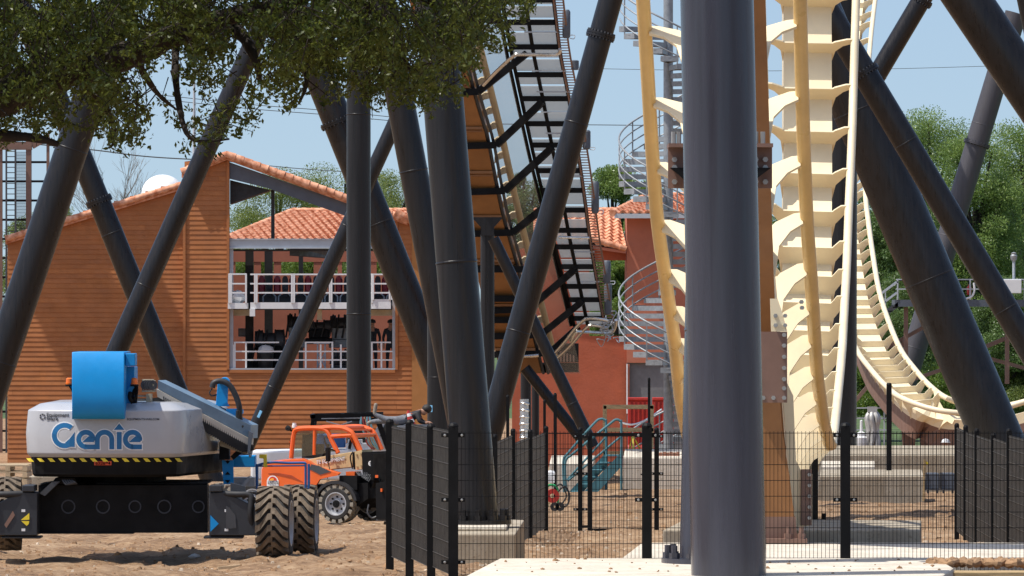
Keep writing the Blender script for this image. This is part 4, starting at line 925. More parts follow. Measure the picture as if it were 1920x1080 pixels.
for u, v, h_ in ((1062, 45, 52), (1078, 122, 18), (1100, 262, 36), (1116, 370, 60), (1138, 510, 44), (1140, 560, 60)):
    mb = MB(); c = q1(u, v, OFF + .1); hh = h_ / 122; mb.tube([c - Vector((0, 0, hh)), c - Vector((0, 0, hh * .85)), c + Vector((0, 0, hh * .85)), c + Vector((0, 0, hh))], [.08, .12, .12, .08], 12, k=0)
    mb.tube(cr_spline([c + Vector((.1, -.1, -hh)), c + Vector((.22, -.12, -hh * 1.05)), c + Vector((.24, -.1, -hh * .8)), c + Vector((.1, -.1, -hh * .8))], 4), .014, 5, k=1); mb.bar(c + Vector((-.1, -.02, hh * .6)), c + Vector((.12, -.02, hh * .6)), .05, k=1)
    mb.build('motor_housing', [M_SLATE, M_GREYP], lift, smooth=True)
mb = MB(); r = np.random.default_rng(3)
for k in range(16):
    u = 1130 + r.uniform(0, 26); v = 590 + r.uniform(0, 50); c = q1(u, v, .2); mb.tube(cr_spline([c, c + Vector(r.normal(size=3) * .12), c + Vector(r.normal(size=3) * .16), c + Vector(r.normal(size=3) * .14)], 4), .014, 5)
mb.build('loose_cabling', M_GREYP, lift)
mb = MB()
for a, c in zip(vs_[5:-1], vs_[6:]): mb.prism([q1(er(a) + 16, a, -.3), q1(cl_(a) - 2, a, -.6), q1(cl_(c) - 2, c, -.6), q1(er(c) + 16, c, -.3)], -N1 * .004)
m_, n_, l_, bs_ = nodes('fine_mesh'); tr_ = n_.new('ShaderNodeBsdfTransparent'); mx_ = n_.new('ShaderNodeMixShader'); bs_.inputs['Base Color'].default_value = (.35, .33, .29, 1); mx_.inputs[0].default_value = .22
l_.new(tr_.outputs[0], mx_.inputs[1]); l_.new(bs_.outputs[0], mx_.inputs[2]); l_.new(mx_.outputs[0], n_['Material Output'].inputs[0]); M_MESH = m_
mb.build('safety_mesh', M_MESH, lift)
mb = MB(); z = lambda v: H - (v - HOR) / 58
c0 = P(1000, 700, 57); mb.box((Xa(980, 57), F / 57, z(700)), (Xa(1085, 57), F / 57 + .9, z(682)), 0); mb.box((Xa(1045, 57), F / 57 + .02, z(681)), (Xa(1085, 57), F / 57 + .8, z(645)), 0)
for k in range(5): mb.box((Xa(1050 + k * 6, 57), F / 57 - .05, z(680)), (Xa(1053 + k * 6, 57), F / 57 - .001, z(660 + k * 2)), 1)
mb.prism([P(935, 665, 57), P(1045, 690, 57), P(1045, 699, 57), P(935, 700, 57)], (0, .7, 0), 0)
tag(mb.build('drive_platform', [M_BLACK, M_BRDK]), 'black boxed drive platform at the foot of the lift before the red wall', 'platform')

# ------------------------------------------------------------------ spiral staircase
SS = 58.; YS = F / SS; xc = (1253 - 960) / SS; RR = 1.6; PIT = 290 / SS; zf = H - (690 - HOR) / SS; zgs = gz(YS) + .25
sp_ = thing('spiral_staircase', 'galvanised spiral staircase with curved handrails in front of the salmon tower', 'staircase', (xc, YS, zgs))
mb = MB(); mb.cyl((xc, YS, zgs - .5), (xc, YS, 16), .155, 20); mb.build('central_pole', M_GALV, sp_, smooth=True)
def sz(th): return zf + (270 - th) / 360 * PIT     # th in degrees, unwrapped: falls as th grows
tr0 = 270 + 360; step = 18.
ths = np.arange(tr0, tr0 - 360 * 3.25, -step)
for th in ths:
    z = sz(th); a0, a1 = R(th - step * .55), R(th + step * .55)
    if z < zgs + .05: continue
    mb = MB(); p = lambda rad, a: Vector((xc + rad * math.cos(a), YS + rad * math.sin(a), z))
    mb.prism([p(.14, a0), p(RR, a0), p(RR, (a0 + a1) / 2), p(RR, a1), p(.14, a1)], (0, 0, -.03)); 
    for a in (a0, a1): mb.bar(p(.14, a) - Vector((0, 0, .07)), p(RR, a) - Vector((0, 0, .07)), .03, .16)
    mb.bar(p(RR, a0) - Vector((0, 0, .06)), p(RR, a1) - Vector((0, 0, .06)), .03, .18)
    mb.build('tread', M_GALV, sp_)
mb = MB(); tt = np.arange(tr0, tr0 - 360 * 3.25, -9.)
tt = [t for t in tt if sz(t) > zgs]
for hgt, rad in ((1.12, .032), (.80, .024), (.48, .024), (.16, .024)): mb.tube([(xc + RR * math.cos(R(t)), YS + RR * math.sin(R(t)), sz(t) + hgt) for t in tt], rad, 8)
mb.build_split('handrail', M_GALV, sp_, smooth=True)
mb = MB()
for t in tt[::4]: mb.bar((xc + RR * math.cos(R(t)), YS + RR * math.sin(R(t)), sz(t) - .1), (xc + RR * math.cos(R(t)), YS + RR * math.sin(R(t)), sz(t) + 1.12), .045)
mb.build_split('baluster', M_GALV, sp_)

# ------------------------------------------------------------------ concrete
GCn = 'concrete footings of the columns'
def block(label, poly, z0, z1, m=M_CONC, bev=.02, rough=.012):
    mb = MB(); n = len(poly); mb.prism([(x, y, z0) for x, y in poly], (0, 0, z1 - z0)); o = mb.build('concrete_footing', m, bevel=bev); return tag(o, label, 'footing', GCn)
def W(u, s): return ((u - 960) / s, F / s)
block('square concrete block under the largest centre column inside the fence', [W(816, 130), W(966, 130), W(983, 122), W(845, 120)], -.4, .36, M_CONC2)
block('raised grout pad between the largest centre column and its block', [W(838, 128.3), W(950, 128.3), W(957, 123), W(845, 122.5)], .36, .42, M_CONC, .03)
block('long white concrete slab across the bottom edge of the picture', [(-.85, 70), (-.17, F / 148), (5.4, F / 147), (5.4, 76.2), (4.6, 70)], -.3, .445, M_CONC, .03)
block('white slab behind the front fence that carries the foot of the near track', [W(1163, 147.6), W(1990, 147), W(1990, 138), W(1203, 138)], -.4, .43, M_CONC)
block('raised concrete block left and right of the near columns behind the front fence', [W(1243, 137), W(1725, 137), W(1728, 131), W(1285, 130)], -.4, .58, M_CONC2)
block('long dusty concrete block in the middle distance right of the cream track', [W(1400, 75), W(1733, 75), W(1728, 72), W(1405, 72)], -1.8, -.57, M_CONC2)
block('wide concrete wall further back under the worker in the white hard hat', [W(1540, 68), W(1960, 68), W(1960, 63.5), W(1540, 63.5)], -2.2, -.42, M_CONC2)
block('stepped concrete ledge behind the wide concrete wall', [W(1600, 63), W(1990, 63), W(1990, 60), W(1605, 60)], -2.4, -.72, M_CONC)
block('narrow concrete plinth under the upright column behind the far track', [W(1530, 71.5), W(1640, 71.5), W(1640, 69), W(1535, 69)], -1.9, -.52, M_CONC)
block('pale concrete retaining wall right of the teal stairs', [W(1168, 66), W(1330, 66), W(1330, 62), W(1172, 62)], -2, -.62, M_CONC)
block('short concrete wall left of the teal stairs', [W(1030, 66.5), W(1112, 66.5), W(1116, 63), W(1034, 63)], -2, -.75, M_CONC)
mb = MB(); mb.box((Xa(1762, 154), F / 154, .15), (Xa(1990, 154), F / 154 + .5, .40)); tag(mb.build('timber_plank', M_TIMB, bevel=.01), 'brown timber plank lying at the bottom right corner', 'plank')
# ------------------------------------------------------------------ black mesh fences
def panel(par, p, q, zt, h=1.8, name='mesh_panel', dv=.05, dh=.2, t=.0030, m=None):
    """double-rod mesh panel between two ground points, level, top at zt"""
    p = Vector((p[0], p[1], 0)); q = Vector((q[0], q[1], 0)); d = (q - p); L = d.length; d.normalize(); mb = MB(); nrm = Vector((-d.y, d.x, 0))
    n = int(L / dv)
    for i in range(n + 1):
        c = p + d * (i * L / n); mb.bar(c + Vector((0, 0, zt - h)), c + Vector((0, 0, zt + .025)), t * 2, t * 2, up=nrm)
    z = zt
    while z > zt - h - .01:
        for s_ in (-1, 1): mb.bar(p + Vector((0, 0, z)) + nrm * s_ * .008, q + Vector((0, 0, z)) + nrm * s_ * .008, t * 2, t * 2.6)
        z -= dh
    return mb.build(name, m or M_BLACK, par, fix=False)
def post(par, x, y, zt, zb, w_=.115, clips=None, dirv=(1, 0), name='post'):
    mb = MB(); mb.prism([(x - w_ / 2, y - w_ / 2, zb), (x + w_ / 2, y - w_ / 2, zb), (x + w_ / 2, y + w_ / 2, zb), (x - w_ / 2, y + w_ / 2, zb)], (0, 0, zt - zb))
    mb.lathe((x, y, zt), (0, 0, 1), [(0, w_ * .56), (.02, w_ * .56), (.05, w_ * .4), (.06, .005)], 10)
    o = mb.build(name, M_BLACK, par)
    if clips:
        for z in clips:
            for sg in (-1, 1):
                c = MB(); a = Vector((x + dirv[0] * sg * (w_ / 2), y + dirv[1] * sg * (w_ / 2) - .02, z)); e = a + Vector((dirv[0], dirv[1], 0)) * sg * .09
                c.bar(a, e, .03, .05, k=0); m_ = (a + e) / 2 + Vector((0, -.028, 0)); c.lathe(m_ + Vector((0, .012, 0)), (0, -1, 0), [(0, .018), (.016, .015), (.02, .002)], 8, 1)
                c.build('clip', [M_BLACK, M_BOLT], o)
    return o
fr = thing('mesh_fence', 'black double rod mesh fence running across the front, parallel to the picture', 'fence', (Xa(850, 148), F / 148, G(Xa(850, 148), F / 148)), 'black mesh fence runs')
YFR = F / 148; us = [850, 1213, 1585, 1957]
zt = H - (812 - HOR) / 148
for a, c in zip(us, us[1:]): panel(fr, (Xa(a, 148) + .05, YFR), (Xa(c, 148) - .05, YFR), zt)
for u in us: post(fr, Xa(u, 148), YFR, H - (801 - HOR) / 148, -.15 if u == 850 else .40, .125, [H - (v - HOR) / 148 for v in (816, 937, 1054)])
lw = thing('mesh_fence', 'black mesh fence running back from the front corner post toward the telehandler', 'fence', (Xa(770, 140), F / 140, G(Xa(770, 140), F / 140)), 'black mesh fence runs')
SW = [(731, 134.2, -1.50), (768, 138.4, -1.46), (808.5, 143.3, -1.46), (850, 148, None)]
for i, (z_, ) in enumerate(((-1.65,), (-1.57,), (-1.565,))):
    a = SW[i]; c = SW[i + 1]; panel(lw, (Xa(a[0] + 4, a[1]), F / a[1] - .06), (Xa(c[0] - 4, c[1]), F / c[1] + .06), H + z_, t=.0023, m=M_FENCE)
for u, s, t in SW[:3]: post(lw, Xa(u, s), F / s, H + t - .09, G(Xa(u, s), F / s) - .3, .11)
iw = thing('mesh_fence', 'black mesh fence inside the enclosure running from the column to the gate line', 'fence', (Xa(975, 106), F / 106, G(Xa(975, 106), F / 106)), 'black mesh fence runs')
SI = [(928, 113.5), (962, 107.3), (994, 102.6), (1024, 98.4)]
for i, z_ in enumerate((-2.22, -2.36, -2.37)): panel(iw, (Xa(SI[i][0] + 2, SI[i][1]), F / SI[i][1]), (Xa(SI[i + 1][0] - 2, SI[i + 1][1]), F / SI[i + 1][1]), H + z_, t=.0023, m=M_FENCE)
for (u, s), z_ in zip(SI, (-2.12, -2.14, -2.25, -2.28)): post(iw, Xa(u, s), F / s, H + z_, G(Xa(u, s), F / s) - .3, .085)
bk = thing('mesh_fence', 'black mesh fence line at the back on both sides of the gate', 'fence', (Xa(1060, 98), F / 98, G(Xa(1060, 98), F / 98)), 'black mesh fence runs')
YB = F / 98; zt = H - (813 - HOR) / 98
panel(bk, (Xa(1026, 98), YB), (Xa(1085, 98), YB), zt, 1.85); panel(bk, (Xa(1234, 98), YB), (Xa(1460, 98), YB), zt, 1.85); panel(bk, (Xa(1463, 98), YB), (Xa(1790, 98), YB), zt, 1.85)
for u in (1088, 1231, 1460): post(bk, Xa(u, 98), YB, H - (807 - HOR) / 98, G(Xa(u, 98), YB) - .3, .09, [H - (v - HOR) / 98 for v in (818, 888, 955)])
gt = thing('fence_gate', 'closed black mesh gate with a tubular frame in the back fence line', 'gate', (Xa(1105, 98.5), F / 98.5, G(Xa(1105, 98), YB)))
YG = F / 98.4
mb = MB(); zA = H - (818 - HOR) / 98; zB = H - (993 - HOR) / 98
for u, w_ in ((1106, .085), (1212, .085)): mb.bar((Xa(u, 98), YG, zB), (Xa(u, 98), YG, zA + .02), w_)
mb.bar((Xa(1106, 98), YG, zB), (Xa(1212, 98), YG, zB), .075); mb.bar((Xa(1104, 98), YG, H - (814 - HOR) / 98), (Xa(1214, 98), YG, H - (814 - HOR) / 98), .06); mb.build('gate_frame', M_BLACK, gt)
panel(gt, (Xa(1108, 98), YG), (Xa(1210, 98), YG), zA, zA - zB)
mb = MB(); c = Vector((Xa(1212, 98), YG - .08, H - (888 - HOR) / 98)); mb.box(c - Vector((.04, .02, .08)), c + Vector((.04, .02, .08))); mb.tube([c + Vector((0, -.03, 0)), c + Vector((-.12, -.05, 0))], .015, 6); mb.build('latch', M_BLACK, gt)
mb = MB()
for v in (818, 985): c = Vector((Xa(1099, 98), YG - .03, H - (v - HOR) / 98)); mb.bar(c - Vector((.08, 0, 0)), c + Vector((.06, 0, 0)), .04)
mb.build('hinge', M_BLACK, gt)
rw = thing('mesh_fence', 'black mesh fence coming forward at the right edge in front of the thick column', 'fence', (Xa(1850, 110), F / 110, G(Xa(1850, 110), F / 110)), 'black mesh fence runs')
SR = [(1794, 101.5, 799), (1810.6, 105, 803), (1831.5, 108.5, 809.5), (1862.7, 113.3, 818), (1892, 118.3, 810), (1962, 127, 802)]
for i, z_ in enumerate((-2.20, -2.21, -2.20, -2.15, -2.02)): panel(rw, (Xa(SR[i][0], SR[i][1]), F / SR[i][1]), (Xa(SR[i + 1][0], SR[i + 1][1]), F / SR[i + 1][1]), H + z_, 1.9, t=.0025, m=M_FENCE)
for u, s, v in SR: post(rw, Xa(u, s), F / s, H - (v - HOR) / s, G(Xa(u, s), F / s) - .3, .085)
# tall single posts not yet carrying panels
for lb, u, v0, v1, s, w_ in (('tall bare black fence post rising behind the gate post, near the spiral stair', 1217, 713, 900, 90, .055), ('tall bare black fence post left of the gate, in front of the red wall', 1041, 742, 940, 92, .07), ('bare black post beside the foil wrapped pipe', 952, 745, 880, 80, .075),
                             ('bare black post just left of the tall post in front of the red wall', 1021, 754, 880, 80, .065), ('tall thick black post in front of the dipping far track', 1667, 722, 882, 76, .125)):
    tag(post(None, Xa(u, s), F / s, H - (v0 - HOR) / s, H - (v1 - HOR) / s, w_, name='fence_post'), lb, 'post', 'bare fence posts')
mb = MB(); c = P(983, 870, 64); mb.tube(cr_spline([c + Vector((0, 0, z)) for z in (0, .6, 1.2, 1.9)], 3), .13, 14)
for k in range(9): mb.lathe(c + Vector((0, 0, .12 + k * .2)), (.12 * math.sin(k), .1, 1), [(0, .125), (.05, .152), (.1, .125)], 14)
tag(mb.build('wrapped_pipe', mat('foil_wrap', (.55, .55, .54), .22, metal=.85, bump=.5, bscale=14), smooth=True), 'upright pipe wrapped in crinkled silver foil behind the mesh fence', 'pipe')

# teal site stairs, timber handrail, red barriers
ts = thing('site_stairs', 'teal steel site stairs with tubular handrails leading up to the red wall', 'stairs', P(1075, 925, 68)); S4 = 68.
for dy, nm in ((0, 0), (1.1, 1)):
    mb = MB(); Y4 = F / S4 + dy; pt = lambda u, v: (Xa(u, S4), Y4, H - (v - HOR) / S4)
    du = -25 if nm else 0
    mb.prism([pt(1092 + du, 925), pt(1165 + du, 848), pt(1165 + du, 875), pt(1118 + du, 926)], (0, .05, 0)); mb.build('stringer', M_TEAL, ts)
    mb = MB(); mb.tube(cr_spline([pt(1062 + du * .0 - nm * 3, 925), pt(1060 - nm * 3, 868), pt(1075 - nm * 8, 850), pt(1142 + du * 1.1, 796), pt(1155 + du * 1.1, 787), pt(1163 + du * 1.1, 790), pt(1165 + du * 1.1, 800), pt(1165 + du * 1.1, 922)], 5), .035, 8); mb.tube([pt(1064, 902), pt(1165 + du, 818)], .03, 8); mb.build('handrail', M_TEAL, ts, smooth=True)
for k in range(6):
    mb = MB(); u = 1094 + k * 13; v = 922 - k * 13.6; Y4 = F / S4; mb.box((Xa(u - 22, S4), Y4 + .06, H - (v - HOR) / S4 - .03), (Xa(u + 4, S4), Y4 + 1.08, H - (v - HOR) / S4)); mb.build('tread', M_TEAL, ts)
mb = MB(); S5 = 62.; pt = lambda u, v: (Xa(u, S5), F / S5, H - (v - HOR) / S5)
for u in (1134, 1222): mb.bar(pt(u, 862), pt(u, 760), .12, .1)
for v in (763, 806, 850): mb.bar(pt(1131, v), pt(1226, v), .1, .13)
tag(mb.build('timber_guardrail', M_TIMB, bevel=.01), 'raw timber guardrail on top of the concrete wall above the teal stairs', 'guardrail')
for i, (u, lb) in enumerate(((1197, 'red plastic barrier behind the timber guardrail, left one of the pair'), (1243, 'red plastic barrier behind the pole of the spiral stair'))):
    S6 = 56.; root = thing('plastic_barrier', lb, 'barrier', P(u, 862, S6), 'red plastic barriers'); mb = MB(); x0 = Xa(u - 20, S6); x1 = Xa(u + 20, S6); Yq = F / S6; z0 = H - (862 - HOR) / S6; z1 = H - (745 - HOR) / S6
    mb.loft([[Vector((x, y, z)) for x, y in ((x0, Yq - d_), (x1, Yq - d_), (x1, Yq + d_), (x0, Yq + d_))] for z, d_ in ((z0, .3), (z0 + .3, .28), (z0 + .5, .14), (z1 - .12, .12), (z1 - .1, .16), (z1, .15))]); mb.build('shell', M_REDP, root, bevel=.03)
    mb = MB()
    for k in range(5): xx = lerp(x0, x1, (k + .5) / 5); mb.box((xx - .03, Yq - .17, z0 + .55), (xx + .03, Yq - .12, z1 - .15))
    mb.build('rib', M_REDP, root)
mb = MB(); mb.tube(cr_spline([P(1163, 792, 64), P(1185, 796, 63), P(1210, 788, 62), P(1240, 768, 59)], 8), .028, 6); tag(mb.build('rope', M_WHITE), 'white rope hanging from the teal stairs to the spiral stair', 'rope')
mb = MB(); mb.tube([P(1180, 845, 60), P(1186, 815, 60), P(1200, 842, 60)], .03, 6); mb.tube([P(1186, 815, 60), P(1188, 845, 61)], .03, 6); tag(mb.build('tripod', M_YEL), 'small yellow tripod stand behind the timber guardrail', 'tripod')
# green cart with hoses by the gate, concrete bricks, crates, stake
ct = thing('hose_cart', 'green framed hose cart with small wheels on the dirt left of the gate', 'cart', P(1040, 955, 94)); Sg = 94.
pt = lambda u, v, d=0: P(u, v, Sg) + Vector((0, d, 0))
mb = MB()
for d in (0, .4): mb.tube(cr_spline([pt(1027, 950, d), pt(1026, 915, d), pt(1036, 910, d), pt(1046, 918, d), pt(1046, 948, d)], 4), .02, 6)
for u, v in ((1027, 930), (1046, 930), (1036, 911)): mb.tube([pt(u, v), pt(u, v, .4)], .02, 6)
mb.build('cart_frame', mat('green_paint', (.02, .30, .10), .45), ct)
for u in (1040, 1050): mb = MB(); mb.lathe(pt(u, 950, -.05), (0, 1, 0), [(0, .02), (0, .09), (.06, .09), (.06, .02)], 14); mb.build('wheel', M_BLK2, ct, smooth=True)
mb = MB(); mb.lathe(pt(1036, 930, -.02), (0, 1, 0), [(0, .05), (0, .14), (.05, .1), (.3, .1), (.35, .14), (.35, .05)], 16, 0); mb.build('reel', M_REDP, ct, smooth=True)
mb = MB(); mb.tube(cr_spline([pt(1046, 922), pt(1058, 912), pt(1067, 925), pt(1066, 942), pt(1058, 950), pt(1050, 948)], 5), .022, 6); mb.tube(cr_spline([pt(1040, 915), pt(1052, 908), pt(1062, 930), pt(1052, 946)], 5), .018, 6); mb.build('hose', M_BLK2, ct)
mb = MB(); mb.blob(pt(1033, 888, .2), (.10, .1, .06), 10); mb.box(pt(1027, 905), pt(1040, 893) + Vector((0, .2, 0))); tag(mb.build('white_jug', M_WHITE), 'white jug standing on the hose cart left of the gate', 'jug')
for i, (u, lb) in enumerate(((1748, 'dark plastic crate right beside the wooden stake'), (1777, 'dark plastic crate next to the black fence at right'))):
    root = thing('plastic_crate', lb, 'crate', P(u, 922, 79), 'dark crates by the stake'); Sx = 79.; mb = MB(); a = P(u - 13, 917, Sx); mb.box(a, a + Vector((26 / Sx, .5, 30 / Sx))); mb.build('bin', M_SLATE, root, bevel=.02); mb = MB()
    for e in (-14, 12): mb.bar(P(u + e, 918, Sx) - Vector((0, .02, 0)), P(u + e + 3, 886, Sx) - Vector((0, .02, 0)), .03)
    mb.bar(P(u - 14, 918, Sx) - Vector((0, .03, 0)), P(u + 14, 918, Sx) - Vector((0, .03, 0)), .035)
    for e in (-8, 9): mb.bar(P(u + e, 917, Sx), P(u + e, 925, Sx), .05)
    mb.build('rack', M_DKGREY, root)
root = thing('survey_stake', 'wooden survey stake with a yellow ribbon beside the dark crates', 'stake', P(1733, 930, 80)); mb = MB(); mb.bar(P(1731, 940, 80), P(1734, 861, 80), .045); mb.build('stake', M_TIMB, root)
mb = MB(); mb.prism([P(1733, 862, 80), P(1741, 868, 80), P(1739, 872, 80), P(1732, 866, 80)], (0, .02, 0)); mb.build('ribbon', M_YEL, root)
mb = MB()
for k in range(6): mb.box(P(1236 + k * 6.5, 855, 65.9), P(1242 + k * 6.5, 848.5 - (k % 2), 65.9) + Vector((0, .2, 0)))
tag(mb.build('brick_row', mat('red_brick', (.36, .16, .10), .9)), 'short row of red bricks lying on the pale retaining wall', 'bricks')

# ------------------------------------------------------------------ steel gangway at the far right
gw = thing('gangway', 'grey steel gangway with railings and stair among the green trees at far right', 'gangway', P(1800, 700, 44)); SG = 44.
pt = lambda u, v, d=0: P(u, v, SG) + Vector((0, d, 0))
mb = MB(); mb.box(pt(1678, 575), pt(1960, 562) + Vector((0, 2.2, 0))); mb.build('deck', M_SLATE, gw)
mb = MB()
for v in (524, 542): mb.bar(pt(1680, v), pt(1960, v), .05)
for u in range(1683, 1960, 34): mb.bar(pt(u, 562), pt(u, 524), .06)
for d in (0, 1.2): mb.bar(pt(1600, 590, d), pt(1684, 528, d), .06); mb.bar(pt(1600, 612, d), pt(1684, 548, d), .05); mb.bar(pt(1690, 525, 2.1), pt(1960, 525, 2.1), .05)
for u, v in ((1622, 572), (1660, 545)): mb.bar(pt(u, v), pt(u, v + 38), .05)
mb.build('railing', M_GREYP, gw)
mb = MB()
for d in (0, 1.2): mb.prism([pt(1600, 628, d), pt(1684, 566, d), pt(1684, 576, d), pt(1600, 638, d)], (0, .08, 0))
for k in range(8): mb.box(pt(1604 + k * 10, 629 - k * 7.4), pt(1614 + k * 10, 627 - k * 7.4) + Vector((0, 1.2, 0)))
mb.build('stair_flight', M_DKGREY, gw)
mb = MB()
for u in (1700, 1890): mb.bar(pt(u, 576, .5), pt(u, 720, .5), .18)
mb.bar(pt(1600, 760, 1), pt(1700, 640, 1), .16); mb.bar(pt(1690, 720, 1), pt(1780, 690, 1), .16); mb.bar(pt(1840, 655, 1), pt(1960, 605, 1), .18); mb.bar(pt(1600, 690, 1.4), pt(1760, 600, 1.4), .16); mb.bar(pt(1850, 670, 1.4), pt(1960, 700, 1.4), .16)
mb.build('timber_bracing', M_BRDK, gw)
mb = MB(); mb.box(pt(1882, 550, -.1), pt(1915, 524, .3)); tag(mb.build('cabinet', M_WHITE, bevel=.02), 'white cabinet on the railing of the gangway at far right', 'cabinet')
root = thing('lamp_post', 'short grey lamp with a round head standing on the gangway at far right', 'lamp', pt(1903, 524, .6)); mb = MB(); mb.cyl(pt(1903, 524, .6), pt(1903, 484, .6), .06, 10); mb.build('pole', M_GREYP, root)
mb = MB(); mb.lathe(pt(1903, 490, .6), (0, 0, 1), [(0, .08), (.1, .14), (.25, .15), (.3, .1), (.36, .12), (.4, .02)], 14); mb.build('lamp_head', M_GALV, root, smooth=True)
root = thing('fire_extinguisher', 'red fire extinguisher on the gangway deck between two columns', 'extinguisher', pt(1818, 553, .3)); mb = MB(); mb.lathe(pt(1818, 553, .3), (0, 0, 1), [(0, .09), (.02, .1), (.32, .1), (.4, .04), (.44, .04)], 12); mb.build('cylinder', M_REDP, root, smooth=True); mb = MB(); mb.bar(pt(1816, 530, .3), pt(1822, 532, .3), .06); mb.build('valve', M_BLACK, root)
mb = MB(); mb.tube(cr_spline([pt(1826, 530), pt(1827, 545), pt(1822, 556), pt(1812, 560)], 5), .045, 8); tag(mb.build('white_hose', M_WHITE), 'thick white hose hanging over the gangway edge', 'hose')
# wrapped statue-like bundle, guard rails and small clutter behind the footings
mb = MB(); c = P(1636, 838, 58)
for k in range(7): a = k * .9; mb.tube(cr_spline([c + Vector((.22 * math.cos(a), .2 * math.sin(a), 0)), c + Vector((.15 * math.cos(a + .3), .15 * math.sin(a + .3), .55)), c + Vector((.2 * math.cos(a), .18 * math.sin(a), .95)), c + Vector((.05 * math.cos(a), .05, 1.15))], 4), .075, 8)
mb.box(c + Vector((-.16, -.1, 1.12)), c + Vector((.14, .1, 1.3)))
tag(mb.build('wrapped_bundle', mat('foil_cloth', (.42, .41, .39), .5, metal=.3, bump=.5, bscale=10), smooth=True), 'tall bundle wrapped in grey sheeting behind the concrete plinth', 'bundle')
mb = MB(); c = P(1615, 838, 58); mb.lathe(c, (0, 0, 1), [(0, .2), (.3, .22), (.36, .16), (.45, .16), (.5, .05), (.85, .045), (.87, .01)], 14); tag(mb.build('gas_bottle', M_WHITE, smooth=True), 'white bottle shaped tank beside the wrapped bundle', 'tank')
mb = MB()
for v in (765, 784, 806): mb.bar(P(1600, v, 50), P(1662, v, 50), .045)
for u in (1602, 1630, 1658): mb.bar(P(u, 836, 50), P(u, 764, 50), .05)
tag(mb.build('guard_rail', M_GREYP), 'pale tubular guard rail behind the wrapped bundle', 'guard rail')
# ------------------------------------------------------------------ big boom lift with a grey cowl
SB = 122.; YL = F / SB; XL = (227 - 960) / SB
bl = thing('boom_lift', 'big grey and blue boom lift with a black chassis and wide tyres parked at left', 'boom lift', (XL, YL + 1.2, G(XL, YL + 1)))
def b_(u, v, d=0.): return P(u, v, F / (YL + d))
PLAN = [(52, 3.2), (44, .75), (46, .50), (54, .34), (72, .22), (130, .07), (190, .01), (240, .0), (290, .05), (322, .13), (335, .21), (343, .36), (352, .8), (376, 1.7), (404, 2.8), (411, 3.2), (404, 3.5), (370, 3.6), (90, 3.6)]
FRONT = [(44, .75), (46, .50), (54, .34), (72, .22), (130, .07), (190, .01), (240, .0), (290, .05), (322, .13), (335, .21), (343, .36), (352, .8), (376, 1.7), (411, 3.2)]
CU, CD = 225., 1.7
def ring(v, ins, k=1.0):
    out = []
    for u, d in PLAN:
        du = (u - CU) / SB; dd = d - CD; L = math.hypot(du, dd); f = max(0, 1 - ins / L)
        out.append(Vector(((CU - 960) / SB + du * f, YL + CD + dd * f, H - (v - HOR) / SB)))
    return out
mb = MB(); mb.loft([ring(858.2, .06), ring(851, .0), ring(812, -.02), ring(770, .02), ring(758, .24), ring(755, .42)])
mb.build('cowl', M_LGREY, bl, smooth=True, bevel=.012)
mb = MB(); mb.loft([ring(895, .14), ring(890, .10), ring(858.3, .075)]); mb.build('counterweight_base', M_BLACK, bl)
def onfront(u): return table(FRONT, u)
def surf(u, v):                                    # depth of the cowl's skin at a photo pixel
    i_ = table([(758, .24), (770, .02), (812, -.02), (851, 0), (858.2, .06)], v); d = onfront(u); du = (u - CU) / SB; dd = d - CD
    return d + i_ * abs(dd) / math.hypot(du, dd) if v < 858.2 else d + .07 * abs(dd) / math.hypot(du, dd)
def decal(mb, pts, lift, off, k=0):                # polygons in photo pixels laid on the curved front
    n = len(pts); vs = []
    for dz in (-.004, .004): vs += [b_(u, v, surf(u, v) - off - dz) for u, v in pts]
    mb.add(vs, [tuple(range(n)), tuple(range(n, 2 * n))[::-1]] + [(i, (i + 1) % n, n + (i + 1) % n, n + i) for i in range(n)], k)
def arc(mb, cu, cv, r, a0, a1, w_, off, k=0, n=18):
    for i in range(n):
        a = R(lerp(a0, a1, i / n)); c = R(lerp(a0, a1, (i + 1) / n))
        decal(mb, [(cu + (r - w_ / 2) * math.cos(a), cv - (r - w_ / 2) * math.sin(a)), (cu + (r + w_ / 2) * math.cos(a), cv - (r + w_ / 2) * math.sin(a)), (cu + (r + w_ / 2) * math.cos(c), cv - (r + w_ / 2) * math.sin(c)), (cu + (r - w_ / 2) * math.cos(c), cv - (r - w_ / 2) * math.sin(c))], .012, off, k)
def rect(mb, u0, v0, u1, v1, off, k=0):
    decal(mb, [(u0, v0), (u1, v0), (u1, v1), (u0, v1)], .012, off, k)
def genie(mb, e, off, k):                          # e widens the strokes for the pale outline
    w_ = 9.2 + 2 * e
    arc(mb, 121, 816.5, 19.3, 48, 325, w_, off, k); decal(mb, [(140 + e, 810 - e), (140 + e, 838 + e), (131, 838 + e), (122 - e, 830), (131, 822 - e)], .012, off, k)
    for cu in (161, 248.5):
        arc(mb, cu, 824, 13.6, -8, 275, w_, off, k); rect(mb, cu - 2 - e, 833.4 - e, cu + 17.5 + e, 842.4 + e, off, k)
        decal(mb, [(cu + 15 + e, 829 + e), (cu - 7 - e, 829 + e), (cu + 5, 818 - e), (cu + 17 + e, 820 - e)], .012, off, k)
    arc(mb, 196, 824, 13.6, 0, 180, w_, off, k); rect(mb, 205 - e, 823.5, 214.2 + e, 842.4 + e, off, k); rect(mb, 178 - e, 823.5, 187 + e, 842.4 + e, off, k)
    rect(mb, 219 - e, 810 - e, 228 + e, 842.4 + e, off, k); decal(mb, [(213.5 - e * 1.6, 806 + e), (233.5 + e * 1.6, 806 + e), (223.5, 794 - e * 1.5)], .012, off, k)
mb = MB(); genie(mb, 2.0, .001, 0); mb.build('logo_outline', M_WHITE, bl, fix=False)
